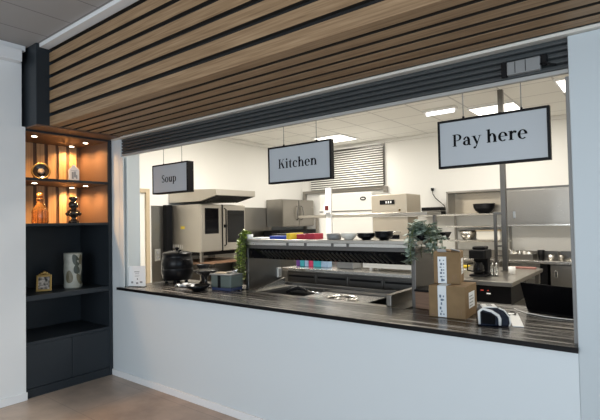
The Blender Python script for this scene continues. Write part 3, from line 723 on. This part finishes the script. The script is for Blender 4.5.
B(-3.275, 5.53, 2.085, -3.225, 5.563, 2.135).build('plug', 'black', pc, .005)
MB().tube([(-3.25, 5.54, 2.09), (-3.24, 5.545, 2.02), (-3.2, 5.55, 1.95), (-3.1, 5.55, 1.86), (-3.03, 5.54, 1.80), (-3.02, 5.53, 1.74)], .007).build('cable', 'black', pc)
# things on the back worktop
gp = thing('gastro_tray', (-1.72, 5.15, .915), 'steel roasting tray heaped with foil on the back worktop', 'tray')
MB().box(-1.92, 5.0, .917, -1.50, 5.34, .925).box(-1.92, 5.0, .925, -1.912, 5.34, 1.0).box(-1.508, 5.0, .925, -1.50, 5.34, 1.0).box(-1.912, 5.0, .925, -1.508, 5.008, 1.0).box(-1.912, 5.332, .925, -1.508, 5.34, 1.0).build('tray', 'steel', gp)
mb = MB()
for k in range(9):
    x = random.uniform(-1.86, -1.56); y = random.uniform(5.06, 5.28); r = random.uniform(.035, .06)
    mb.lathe((x, y, .926), [(r, 0), (r * 1.1, .03), (r * .7, .10 + random.random() * .03), (0, .13)], 7, smooth=False)
mb.build('foil', 'steel_bright', gp)
for k, (x, y, r, h, m, lab) in enumerate(((-1.42, 5.2, .05, .14, 'black', 'black pot beside the foil tray on the back worktop'),
        (-1.27, 5.1, .045, .08, 'steel_bright', 'small steel beaker on the back worktop, nearest the black pot'),
        (-1.15, 5.2, .045, .07, 'steel', 'low steel cup on the back worktop, second from the black pot'))):
    o = MB().lathe((0, 0, 0), [(0, 0), (r * .85, 0), (r, h), (r * .9, h), (r * .78, .01), (0, .01)], 20).build('beaker', m); o.location = (x, y, .916); tag(o, lab, 'beaker')
for x, y, w, lab in ((-1.32, 5.36, .10, 'upright steel cutting board slab behind the small beaker on the back worktop'), (-1.02, 5.38, .16, 'wide steel slab leaning at the back of the back worktop near the lids')):
    o = B(-w, -.012, 0, w, .012, .12).build('steel_board', 'steel_dark', None, .003); o.location = (x, y, .916); tag(o, lab, 'board')
pl = thing('plate_stack', (-.93, 5.12, .915), 'low pile of steel lids at the right end of the back worktop', 'lids')
for k in range(3): MB().lathe((-.95 + .02 * k, 5.12, .917 + k * .014), [(0, 0), (.15 - .01 * k, 0), (.155 - .01 * k, .012), (0, .012)], 24).build('lid', 'steel_bright', pl)

# ------------------------------------------------------------------ kitchen island on the right
il = thing('island_table', (-1.7, 3.1, 0), 'stainless island table with dark drawer front behind the boxes', 'table')
B(-2.25, 2.38, .855, -1.18, 3.95, .90).build('top', 'steel_h', il, .004)
dw = B(-1.66, 2.41, .66, -1.20, 3.1, .853).build('drawer_unit', 'black', il, .004)
B(-1.50, 2.407, .795, -1.47, 2.4095, .803).build('red_display', 'red_display', dw)
B(-1.43, 2.407, .795, -1.42, 2.4095, .803).build('red_display', 'red_display', dw)
B(-1.44, 2.407, .762, -1.40, 2.4095, .774).build('white_display', 'white_display', dw)
for x in (-2.22, -1.26):
    for y in (2.42, 3.88): B(x, y, 0, x + .045, y + .045, .66 if (x > -2 and y < 3) else .855).build('leg', 'steel', il)
B(-2.2, 2.44, .22, -1.24, 3.9, .25).build('lower_shelf', 'steel_bright', il)
po = thing('service_column', (-1.50, 3.42, .9), 'square steel service column rising from the island table to the ceiling', 'column')
B(-1.525, 3.395, .901, -1.465, 3.455, 3.149).build('column', 'steel_dark', po, .003)
B(-1.545, 3.375, .901, -1.445, 3.475, .91).build('foot_plate', 'steel', po)
MB().box(-1.62, 3.41, .901, -1.585, 3.44, 1.60).box(-1.62, 3.405, 1.60, -1.526, 3.445, 1.63).box(-1.585, 3.415, 1.08, -1.526, 3.435, 1.10).box(-1.585, 3.415, 1.20, -1.526, 3.435, 1.22).build('side_frame', 'steel_dark', po, .002)
cm = thing('coffee_machine', (-1.63, 2.95, .9), 'black filter coffee machine with glass jug on the island table', 'coffee machine')
B(-1.785, 2.82, .902, -1.60, 3.08, .922).build('base', 'black', cm, .006)
B(-1.78, 2.98, .925, -1.62, 3.08, 1.12).build('tower', 'black', cm, .006)
MB().prism([(-1.785, 2.82), (-1.61, 2.82), (-1.60, 2.85), (-1.60, 3.08), (-1.785, 3.08)], 1.10, 1.20).build('brew_head', 'black', cm, .012)
MB().prism([(-1.77, 2.9), (-1.63, 2.9), (-1.63, 3.06), (-1.77, 3.06)], 1.201, 1.235).build('tank_lid', 'black', cm, .012)
MB().lathe((-1.70, 2.90, .926), [(0, 0), (.05, 0), (.062, .03), (.058, .09), (.04, .12), (.045, .14), (.04, .14), (0, .13)], 20).build('jug', 'black_glass', cm)
MB().tube([(-1.745, 2.85, 1.05), (-1.80, 2.82, 1.04), (-1.80, 2.82, .97), (-1.75, 2.86, .955)], .008).build('jug_handle', 'black', cm)
cm.location.x += .075; cm.location.y -= .12
for x, lab in ((-1.50, 'glass bottle with steel cap beside the coffee machine, nearest to it'), (-1.455, 'glass bottle with steel cap in front of the service column')):
    b_ = thing('condiment_bottle', (x, 2.86, .90), lab, 'bottle', 'condiment bottles beside the coffee machine')
    MB().lathe((x, 2.86, .902), [(0, 0), (.02, 0), (.021, .08), (.012, .11), (.012, .125), (0, .125)], 16).build('body', 'glass', b_)
    MB().lathe((x, 2.86, 1.028), [(0, 0), (.014, 0), (.014, .02), (0, .022)], 14).build('cap', 'chrome', b_)
o = MB().lathe((0, 0, 0), [(0, 0), (.034, 0), (.04, .085), (.036, .085), (.03, .01), (0, .01)], 20).build('white_cup', 'white_plastic'); o.location = (-1.36, 3.15, .901); tag(o, 'white paper cup beside the foot of the service column', 'cup')
o = B(-.16, -.04, 0, .16, .04, .02).build('red_tray', 'salmon', None, .006); o.location = (-1.40, 3.86, .9005); tag(o, 'red rimmed flat tray at the back of the island table', 'tray')
o = bowl_mb((0, 0, 0), .10, .05).build('cream_dish', 'ceramic'); o.location = (-1.92, 2.95, .901); tag(o, 'cream dish on the island table left of the coffee machine', 'dish')
o = bowl_mb((0, 0, 0), .10, .04).build('yellow_dish', 'yellow'); o.location = (-2.05, 3.5, .901); tag(o, 'yellow dish at the back of the island table', 'dish')

# ------------------------------------------------------------------ chef counter behind the pass
ch = thing('chef_counter', (-2.3, 1.6, 0), 'stainless chef counter with dark drawer fronts behind the serving gantry', 'counter')
B(-3.26, 1.25, 1.03, -1.62, 1.75, 1.062).build('top', 'steel_bright', ch, .003)
B(-3.0, 1.73, 1.0625, -1.62, 1.75, 1.22).build('upstand', 'steel', ch, .002)
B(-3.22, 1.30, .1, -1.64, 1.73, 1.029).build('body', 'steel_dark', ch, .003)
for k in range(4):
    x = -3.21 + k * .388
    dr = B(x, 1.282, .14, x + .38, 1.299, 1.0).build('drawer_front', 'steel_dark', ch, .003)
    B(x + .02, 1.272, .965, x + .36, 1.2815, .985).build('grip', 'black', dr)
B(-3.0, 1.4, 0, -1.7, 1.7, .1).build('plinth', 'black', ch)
wt = thing('white_tray', (-1.95, 1.5, 1.062), 'white rectangular tray with feet on the chef counter', 'tray')
MB().box(-2.31, 1.40, 1.09, -1.77, 1.62, 1.097).box(-2.325, 1.39, 1.09, -2.31, 1.63, 1.135).box(-1.77, 1.39, 1.09, -1.755, 1.63, 1.135).box(-2.325, 1.385, 1.09, -1.755, 1.40, 1.135).box(-2.325, 1.62, 1.09, -1.755, 1.635, 1.135).build('tray', 'white_enamel', wt, .003)
for x in (-2.27, -1.83):
    for y in (1.42, 1.58): B(x, y, 1.063, x + .03, y + .025, 1.09).build('foot', 'white_enamel', wt)
xx = -3.20
for i, (w, m, lab) in enumerate(((.05, 'violet', 'violet packet at the left end of the packet row on the chef counter'), (.06, 'teal', 'narrow teal packet next to the violet one on the chef counter'),
        (.05, 'lightblue', 'pale blue packet between teal and crimson packets on the chef counter'), (.06, 'pink', 'crimson packet in the packet row on the chef counter'),
        (.10, 'teal', 'wide teal packet right of the crimson one on the chef counter'), (.09, 'lightblue', 'wide pale blue packet at the right end of the packet row'))):
    o = B(-w / 2, -.04, 0, w / 2, .04, .135 - .008 * (i % 3)).build('packet', m, None, .006); o.location = (xx + w / 2, 1.46, 1.063); xx += w + .004
    tag(o, lab, 'packet', 'coloured packets on the chef counter')
o = thing('clear_container', (-2.56, 1.5, 1.062), 'grey lidded container on the chef counter between packets and white tray', 'container')
B(-2.66, 1.42, 1.064, -2.46, 1.58, 1.15).build('body', 'grey_plastic', o, .008)
B(-2.67, 1.41, 1.1505, -2.45, 1.59, 1.162).build('lid', 'white_plastic', o, .004)

# ------------------------------------------------------------------ serving gantry over the pass
GX0, GX1 = -3.14, -1.405
ga = thing('serving_gantry', (-2.27, .78, CT), 'stainless serving gantry with end panels, top shelf and dark gloss front with modelled slat reflection', 'gantry')
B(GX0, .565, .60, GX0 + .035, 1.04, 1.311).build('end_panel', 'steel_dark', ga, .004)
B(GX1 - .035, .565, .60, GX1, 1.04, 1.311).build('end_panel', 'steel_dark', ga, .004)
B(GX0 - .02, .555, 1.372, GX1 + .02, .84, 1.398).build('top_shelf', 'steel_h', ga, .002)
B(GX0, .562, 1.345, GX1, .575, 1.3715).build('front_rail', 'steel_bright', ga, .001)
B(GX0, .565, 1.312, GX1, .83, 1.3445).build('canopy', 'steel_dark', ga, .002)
for x in (-2.62, -2.42, -2.14, -1.99): B(x, .556, 1.346, x + .02, .5615, 1.371).build('bracket', 'steel_dark', ga)
gm = rx(.55)
cx_ = (GX0 + GX1) / 2; hx = (GX1 - GX0) / 2 - .04
gc = Vector((cx_, .612, 1.262))
MB().obox(gc, hx, .004, .056, gm).build('gloss_panel', 'black_glass', ga)
mb = MB()
n = 30
for k in range(n):
    x = GX0 + .22 + (GX1 - GX0 - .45) * k / (n - 1)
    mb.obox(Vector((x, gc.y, gc.z)) + gm @ Vector((0, -.010, 0)),   .007, .005, .050, gm @ ry(-.66))
mb.build('reflection_bars', 'steel_dark', ga)  # bars model the ceiling slats reflected in the gantry front
# socket on left end panel
s_ = thing('wall_socket', (GX0 + .036, .98, 1.05), 'small pale metal socket box on the inner face of the gantry left end panel', 'socket')
B(GX0 + .0355, .975, .99, GX0 + .055, 1.03, 1.09).build('plate', 'alu', s_, .004)
B(GX0 + .0555, .985, 1.005, GX0 + .057, 1.02, 1.075).build('outlet', 'grey_plastic', s_)

# the cold well let into the counter
we = thing('serving_well', (-2.27, .75, .7), 'sunken stainless serving well with round food pots in the counter', 'serving well')
wx0, wx1, wy0, wy1 = -2.92, -1.62, .52, .98
MB().box(GX0 + .041, .442, CT - .02, GX1 - .041, wy0, CT - .002).box(GX0 + .041, wy1, CT - .02, GX1 - .041, 1.03, CT - .002).box(GX0 + .041, wy0, CT - .02, wx0, wy1, CT - .002).box(wx1, wy0, CT - .02, GX1 - .041, wy1, CT - .002).build('deck', 'steel', we)
MB().box(wx0, wy0, .80, wx1, wy1, .806).box(wx0 - .006, wy0 - .006, .80, wx0, wy1 + .006, CT - .021).box(wx1, wy0 - .006, .80, wx1 + .006, wy1 + .006, CT - .021).box(wx0, wy0 - .006, .80, wx1, wy0, CT - .021).box(wx0, wy1, .80, wx1, wy1 + .006, CT - .021).build('basin', 'steel_dark', we)
MB().box(wx0, wy1 - .012, .86, wx0 + .40, wy1, CT - .0015).build('bright_edge', 'steel_bright', we)
o = MB()
# plate with round hole rim on right
o.box(wx0 + .42, wy0 + .002, .885, wx1 - .24, wy1 - .002, .893); o.build('pot_plate', 'steel_bright', we)
MB().box(GX0 + .06, 1.015, CT - .002, GX1 - .06, 1.029, .945).build('rear_rim', 'steel_dark', we)
MB().box(-1.60, .47, CT - .002, -1.56, 1.0, 1.005).build('divider', 'steel', we, .004)
mb = MB().prism([(.50, CT - .002), (.95, CT - .002), (.95, 1.00)], -2.99, -2.975, 'x'); mb.build('left_cheek', 'steel_bright', we)
for x, y, lab in ((-2.13, .68, 'round steel food pot with dark lid set in the serving well'),):
    p_ = thing('food_pot', (x, y, .894), lab, 'pot')
    MB().lathe((x, y, .895), [(.12, .0), (.15, .004), (.15, .014), (.128, .016), (.12, .006)], 28, cap=False).build('rim', 'steel_bright', p_)
    MB().lathe((x, y, .8955), [(.12, 0), (.11, .001), (.0, .002)], 28).build('opening', 'black_glass', p_)
    MB().lathe((x, y, .8975), [(.06, 0), (.06, .003), (.03, .012), (.012, .014), (.012, .03), (0, .032)], 20).build('lid_knob', 'steel', p_)
ld = thing('black_tongs', (-2.66, .86, .893), 'black handled serving tongs lying across the serving well', 'tongs')
MB().tube([(-2.735, .68, .906), (-2.70, .73, .93), (-2.66, .76, .942), (-2.61, .77, .93), (-2.58, .78, .915)], [.010, .017, .02, .017, .010]).build('handle', 'black', ld)
MB().tube([(-2.58, .78, .915), (-2.50, .79, .908), (-2.43, .79, .905)], .007).build('arm', 'chrome', ld)

# on top of the gantry
GT = 1.398
def on_gantry(name, x0, x1, y0, y1, h, m, lab, cat, z=GT):
    o = B(-(x1 - x0) / 2, -(y1 - y0) / 2, 0, (x1 - x0) / 2, (y1 - y0) / 2, h).build(name, m, None, .003); o.location = ((x0 + x1) / 2, (y0 + y1) / 2, z + .001); return tag(o, lab, cat)
on_gantry('paper_stack', -3.12, -2.96, .6, .80, .012, 'paper', 'thin stack of white paper on the left end of the gantry', 'paper')
o = on_gantry('blue_carton', -2.86, -2.66, .60, .72, .03, 'blue', 'flat blue carton on top of the gantry beside the yellow one', 'carton')
on_gantry('black_carton', -2.95, -2.72, .735, .83, .045, 'black', 'flat black carton behind the blue one on top of the gantry', 'carton')
on_gantry('yellow_carton', -2.655, -2.615, .60, .80, .055, 'yellow', 'upright yellow carton between blue and red cartons on the gantry', 'carton')
on_gantry('red_carton', -2.60, -2.50, .68, .82, .045, 'red', 'left dark red carton next to the yellow one on the gantry', 'carton').__setitem__('group', 'dark red cartons on the gantry')
on_gantry('red_carton', -2.49, -2.40, .68, .82, .05, 'red', 'right dark red carton next to the white post on the gantry', 'carton').__setitem__('group', 'dark red cartons on the gantry')
o = MB().lathe((0, 0, 0), [(0, 0), (.06, 0), (.065, .05), (.06, .05), (.055, .01), (0, .01)], 24).build('grey_pan', 'grey_plastic'); o.location = (-2.19, .68, GT + .001); tag(o, 'grey bowl on the gantry left of the white bowl', 'bowl')
o = bowl_mb((0, 0, 0), .08, .055).build('white_bowl', 'ceramic'); o.location = (-2.04, .68, GT + .001); tag(o, 'cream white bowl on the gantry between grey and black bowls', 'bowl')
for j, (x, zz) in enumerate(((-1.875, 2), (-1.715, 3))):
    for k in range(zz):
        o = bowl_mb((0, 0, 0), .078, .04).build('black_bowl', 'black_gloss'); o.location = (x, .68, GT + .001 + k * .014)
        lab = ('lowest', 'second', 'topmost')[k if k < zz - 1 else 2] + (' black bowl of the left stack on the gantry' if j == 0 else ' black bowl of the right stack on the gantry')
        tag(o, lab, 'bowl', 'black bowls stacked on the gantry')

# ------------------------------------------------------------------ plants
def plant(name, x, y, z, label, leafmat, nst, length, spread, rise, leafs, seed, potr, poth, potm, bias=(0, 0)):
    rnd = random.Random(seed)
    t = thing(name, (x, y, z), label, 'plant')
    MB().lathe((x, y, z + .001), [(0, 0), (potr * .75, 0), (potr, poth), (potr * .9, poth), (potr * .85, poth - .01), (0, poth - .012)], 20).build('pot', potm, t)
    st = MB(); lf = MB()
    for k in range(nst):
        a = rnd.uniform(0, 2 * PI); d = Vector((math.cos(a) + bias[0], math.sin(a) + bias[1], 0)); d = d.normalized()
        out = rnd.uniform(.35, 1) * spread; Ln = rnd.uniform(.35, 1) * length; up_ = rnd.uniform(.4, 1) * rise
        pts = []
        for i in range(9):
            u = i / 8
            rr = potr * .4 + out * (1 - (1 - u) ** 2.2)
            zz = poth + up_ * math.sin(min(1, u * 3.2) * PI / 2) - Ln * max(0, u - .22) ** 1.15 * 1.2
            # stay clear of the shelf while still above it
            if zz < .03 and rr < .0: rr = 0
            pts.append(Vector((x, y, z)) + d * rr + Vector((rnd.uniform(-.006, .006), rnd.uniform(-.006, .006), zz)))
        st.tube(pts, .0022, 5)
        for i in range(1, 9):
            for q in range(2):
                p = pts[i - 1].lerp(pts[i], rnd.random()) if rnd.random() < .7 else pts[i]
                ang = rnd.uniform(0, 2 * PI); ls = leafs * rnd.uniform(.6, 1.2)
                dirv = Vector((math.cos(ang), math.sin(ang), rnd.uniform(-.7, .5))).normalized()
                side = dirv.cross(Vector((0, 0, 1))).normalized(); nn = side.cross(dirv)
                w = ls * .36
                v = [p, p + dirv * ls * .35 + side * w + nn * .1 * ls, p + dirv * ls * .75 + side * w * .7, p + dirv * ls, p + dirv * ls * .75 - side * w * .7, p + dirv * ls * .35 - side * w + nn * .1 * ls, p + dirv * ls * .5 - nn * .08 * ls]
                lf.add(v, [(0, 1, 6), (1, 2, 6), (2, 3, 6), (3, 4, 6), (4, 5, 6), (5, 0, 6)], True)
    st.build('stems', 'stem', t); lf.build('foliage', leafmat, t)
    return t
plant('trailing_plant', -3.115, .60, GT, 'bright green trailing plant hanging down the left end of the gantry', 'leaf_bright', 46, .56, .12, .05, .038, 3, .035, .045, 'white_plastic', (-1.2, -.55))
plant('silver_plant', -1.37, .61, GT, 'silver green bushy trailing plant on the right end of the gantry', 'leaf_grey', 19, .40, .13, .11, .064, 5, .045, .045, 'black', (.35, -.5))

# ------------------------------------------------------------------ on the counter, left to right
ms = thing('menu_stand', (-4.245, .10, CT), 'white printed menu card in a clear stand at the left end of the counter', 'menu card', rz=.38)
MB().box(-.10, -.004, .008, .10, .0, .215).build('card', 'paper', ms, local=True)
MB().box(-.09, -.03, 0, .09, .03, .005).box(-.09, .001, .005, .09, .004, .205).build('stand', 'glass', ms, local=True)
mb = MB()
for (x0, z0, x1, z1) in ((-.03, .15, .03, .158), (-.02, .135, .025, .139), (-.02, .118, .03, .121), (-.025, .105, .02, .108), (-.068, .035, -.045, .055), (.0 - .01, .028, .015, .048), (.035, .04, .065, .058), (.0, .07, .012, .09)):
    mb.box(x0, -.0052, z0, x1, -.0041, z1)
mb.build('print', 'grey_print', ms, local=True)
kt = thing('soup_kettle', (-4.15, .53, CT), 'round black enamel soup kettle with lid and feet on the counter', 'soup kettle')
K = (-4.15, .53)
MB().lathe((*K, CT + .035), [(0, 0), (.13, 0), (.155, .015), (.168, .07), (.172, .115), (.172, .123), (.169, .127), (.172, .131), (.168, .19), (.158, .24), (.15, .262), (.155, .268), (.155, .275), (0, .275)], 40).build('body', 'black_gloss', kt)
lid = MB().lathe((*K, CT + .311), [(.16, 0), (.16, .008), (.14, .02), (.09, .034), (0, .042)], 36).build('lid', 'black_gloss', kt)
MB().lathe((*K, CT + .35), [(.014, 0), (.012, .012), (.024, .02), (.024, .032), (0, .036)], 18).build('knob', 'black', lid)
MB().tube([(K[0] + .10, K[1] - .06, CT + .335), (K[0] + .16, K[1] - .09, CT + .36), (K[0] + .22, K[1] - .12, CT + .362)], .008).build('ladle_handle', 'black', kt)
for a in (.3, 2.4, 4.2, 5.4): MB().cyl((K[0] + .115 * math.cos(a), K[1] + .115 * math.sin(a), CT + .001), .018, .036, 14).build('foot', 'black', kt)
for sg in (-1, 1): MB().tube([(K[0] + sg * .155, K[1] - .04, CT + .245), (K[0] + sg * .185, K[1] - .03, CT + .25), (K[0] + sg * .185, K[1] + .03, CT + .25), (K[0] + sg * .155, K[1] + .04, CT + .245)], .008).build('handle', 'black', kt)
# crumpled paper
cp = MB(); rnd = random.Random(4)
gv = [[Vector((-.10 + .2 * i / 8, -.06 + .12 * j / 5, .004 + rnd.random() * .035)) for j in range(6)] for i in range(9)]
vsx = [v for r in gv for v in r]; cp.add(vsx, [(i * 6 + j, (i + 1) * 6 + j, (i + 1) * 6 + j + 1, i * 6 + j + 1) for i in range(8) for j in range(5)])
o = cp.build('crumpled_foil', 'paper'); o.location = (-3.78, .36, CT + .001); o.rotation_euler.z = .3
sd = o.modifiers.new('thick', 'SOLIDIFY'); sd.thickness = .002
tag(o, 'crumpled white wrapping between kettle and black dishes on the counter', 'wrapping')
ds = thing('footed_stand', (-3.62, .48, CT), 'dark footed serving dish standing behind the low black dish', 'serving dish')
MB().lathe((-3.62, .48, CT + .001), [(0, 0), (.075, 0), (.075, .008), (.02, .018), (.014, .07), (.02, .10), (.10, .14), (.135, .165), (.13, .168), (.09, .15), (0, .14)], 28).build('dish', 'bronze', ds)
o = bowl_mb((0, 0, 0), .115, .055).build('low_black_dish', 'black_gloss'); o.location = (-3.45, .24, CT + .001); tag(o, 'low round black dish in front on the counter beside the crate', 'dish')
lf_ = thing('black_funnel', (-3.88, .62, CT), 'black flared funnel shaped holder behind the wrapping beside the kettle', 'holder')
MB().lathe((-3.85, .64, CT + .001), [(0, 0), (.045, 0), (.045, .01), (.022, .03), (.03, .12), (.075, .20), (.07, .20), (.025, .12), (0, .10)], 20).build('body', 'black', lf_)
cr = thing('grey_crate', (-3.27, .44, CT), 'grey green tub with dark stripe and spoons sticking out, left of the gantry', 'tub', rz=.1)
MB().prism([(-.125, -.09), (.125, -.09), (.125, .09), (-.125, .09)], .03, .145).build('body', 'green_crate', cr, .012, local=True)
MB().box(-.12, -.085, .0005, .12, .085, .0295).build('base', 'blue_crate', cr, .004, local=True)
MB().box(-.035, -.0935, .03, .0, -.0905, .145).build('stripe', 'black', cr, local=True)
MB().box(-.13, -.095, .1455, .13, .095, .156).build('rim', 'grey_plastic', cr, .004, local=True)
MB().tube([(.0, .0, .1565), (.08, -.02, .175), (.16, -.03, .20)], [.012, .009, .006]).tube([(-.06, .03, .157), (.03, .04, .17), (.09, .05, .175)], .008).build('spoons', 'chrome', cr, local=True)
B(-.10, -.05, .1565, .02, .02, .166).build('wooden_board', 'wicker', cr, .003, local=True)

# cardboard boxes with printed tape
def carton(name, cx, cy_, z, w, d, h, a, label, opened):
    t = thing(name, (cx, cy_, z), label, 'box', 'cardboard boxes stacked on the counter', a)
    MB().box(-w / 2, -d / 2, .0005, w / 2, d / 2, h).build('body', 'card', t, .003, local=True)
    tx = -.03
    tp = MB().box(tx - .028, -d / 2 - .0012, .003, tx + .028, -d / 2 - .0002, h + (.0012 if not opened else -.03))
    if not opened: tp.box(tx - .028, -d / 2 - .0012, h + .0002, tx + .028, d / 2, h + .0012)
    tp.build('tape', 'tape', t, local=True)
    mb = MB(); rnd = random.Random(int(w * 1000))
    z_ = .015
    while z_ < h - .05:
        x0 = tx - .018 + rnd.random() * .012; hh_ = rnd.uniform(.008, .02)
        mb.box(x0, -d / 2 - .0018, z_, x0 + rnd.uniform(.008, .018), -d / 2 - .0013, z_ + hh_)
        if rnd.random() < .6: mb.box(tx + .006, -d / 2 - .0018, z_ + .003, tx + .014, -d / 2 - .0013, z_ + hh_ * .8)
        z_ += hh_ + rnd.uniform(.006, .014)
    mb.build('tape_print', 'tape_print', t, local=True)
    lb_ = MB().box(w / 2 + .0002, -d * .22, h * .28, w / 2 + .0012, d * .28, h * .78).build('shipping_label', 'paper', t, local=True)
    mb = MB()
    for k in range(4): mb.box(w / 2 + .0013, -d * .18, h * (.34 + .1 * k), w / 2 + .0018, d * (.1 + .04 * (k % 3)), h * (.34 + .1 * k) + .006)
    mb.build('label_print', 'grey_print', lb_, local=True)
    # flap seams / carrying marks
    MB().box(-w / 2 + .015, -d / 2 - .001, .012, -w / 2 + .035, -d / 2 - .0002, .02).box(w / 2 - .05, -d / 2 - .001, .02, w / 2 - .047, -d / 2 - .0002, .06).box(w / 2 - .03, -d / 2 - .001, .02, w / 2 - .027, -d / 2 - .0002, .06).build('printed_marks', 'brown_wood', t, local=True)
    return t
carton('cardboard_box', -1.09, .44, CT, .235, .27, .203, .05, 'larger brown cardboard box with printed white tape, lower of the stack', False)
b2 = carton('cardboard_box', -1.135, .50, CT + .204, .17, .20, .21, .22, 'smaller brown cardboard box on top of the larger one, tape peeling', True)
MB().obox((-.03, -.095, .215), .028, .03, .001, rx(-.5)).obox((.055, -.06, .218), .03, .045, .001, ry(.25) @ rx(-.2)).build('loose_tape', 'tape', b2, local=True)
MB().obox((.01, .0, .2165), .065, .075, .0015, ry(.06)).build('top_flap', 'card', b2, local=True)
o = thing('black_tray', (-1.27, .92, GT), 'black tray with white front rim overhanging the right end of the gantry', 'tray')
MB().prism([(-1.41, .70), (-1.24, .70), (-1.24, .83), (-1.41, .83)], GT + .001, GT + .012).build('base', 'black', o, .003)
MB().prism([(-1.41, GT + .0125), (-1.25, GT + .0125), (-1.225, GT + .06), (-1.42, GT + .06)], .70, .83, 'y').build('sides', 'black', o, .004)
MB().tube([(-1.43, .69, GT + .004), (-1.33, .685, GT + .014), (-1.22, .69, GT + .03)], .006).build('white_rim', 'white_plastic', o)
# small grey box beside left of boxes
o = thing('dark_utensil_box', (-1.33, .52, CT), 'dark red brown box tucked behind the cardboard boxes', 'box')
B(-1.385, .50, CT + .001, -1.235, .70, CT + .12).build('body', 'brown_wood', o, .004)
B(-1.39, .495, CT + .121, -1.23, .705, CT + .135).build('lid', 'black', o, .003)

# card terminal
tm = thing('card_terminal', (-.80, .275, CT), 'dark blue and white card payment terminal on the counter beside the boxes', 'card terminal', rz=.42)
P1 = [(-.082, 0), (.082, 0), (.088, .02), (.084, .055), (.058, .092), (.03, .106), (-.055, .104), (-.078, .088), (-.085, .05)]
MB().prism(P1, -.06, .06, 'y').build('body', 'navy', tm, .008, local=True)
MB().prism([(-.066, .016), (.008, .010), (.010, .058), (-.012, .072), (-.066, .086)], -.0625, -.0602, 'y').build('front_screen', 'screen', tm, .001, local=True)
MB().tube([(-.078, -.061, .012), (-.080, -.061, .085), (-.058, -.061, .102), (-.01, -.061, .088), (.026, -.062, .064), (.034, -.062, .045), (.034, -.062, .008)], [.007, .008, .008, .008, .009, .009, .008]).build('white_band', 'white_plastic', tm, local=True)
MB().tube([(.030, -.058, .107), (.060, -.058, .094), (.087, -.058, .056), (.091, -.058, .02), (.085, -.058, .004)], .004).build('white_edge', 'white_plastic', tm, local=True)
MB().prism([(-.06, .1045), (.028, .1065), (.02, .113), (-.05, .112)], -.05, .05, 'y').build('top_shell', 'white_plastic', tm, .003, local=True)
MB().box(-.03, -.03, .1132, .0, .03, .1145).build('key_pad', 'grey_plastic', tm, .0005, local=True)
# laptop, lid back toward us
lp = thing('laptop', (-.553, .735, CT), 'open black laptop seen from behind at the right end of the counter', 'laptop', rz=-.34)
MB().box(-.168, .0, .001, .168, .22, .016).build('base', 'black', lp, .003, local=True)
MB().obox((0, -.0035 - .1 * math.sin(.36), .016 + .1 * math.cos(.36)), .168, .004, .1, rx(.36)).build('screen_lid', 'screen', lp, .003, local=True)
MB().box(-.15, .03, .0161, .15, .12, .0175).build('keyboard', 'grey_plastic', lp, local=True)
MB().box(-.05, .135, .0161, .05, .20, .0168).build('touchpad', 'grey_plastic', lp, local=True)
o = MB().tube([(-.80, .82, CT + .006), (-.755, .76, CT + .006), (-.69, .70, CT + .006), (-.60, .655, CT + .006), (-.52, .635, CT + .006), (-.44, .63, CT + .006), (-.36, .66, CT + .006)], .0035).build('white_cable', 'white_plastic'); tag(o, 'thin white cable lying on the counter in front of the laptop', 'cable')
o = MB().tube([(-.90, .66, CT + .006), (-.85, .58, CT + .008), (-.80, .60, CT + .02), (-.77, .54, CT + .012), (-.74, .58, CT + .012), (-.76, .66, CT + .012), (-.80, .70, CT + .006)], .004).build('black_cable', 'black'); tag(o, 'tangled black cable on the counter between card terminal and laptop', 'cable')
o = B(-.03, -.20, 0, .03, .20, .004).build('paper_sheet', 'paper'); o.location = (-.715, .47, CT + .001); o.rotation_euler.z = .30; tag(o, 'white sheet of paper on the counter beside the laptop', 'paper')
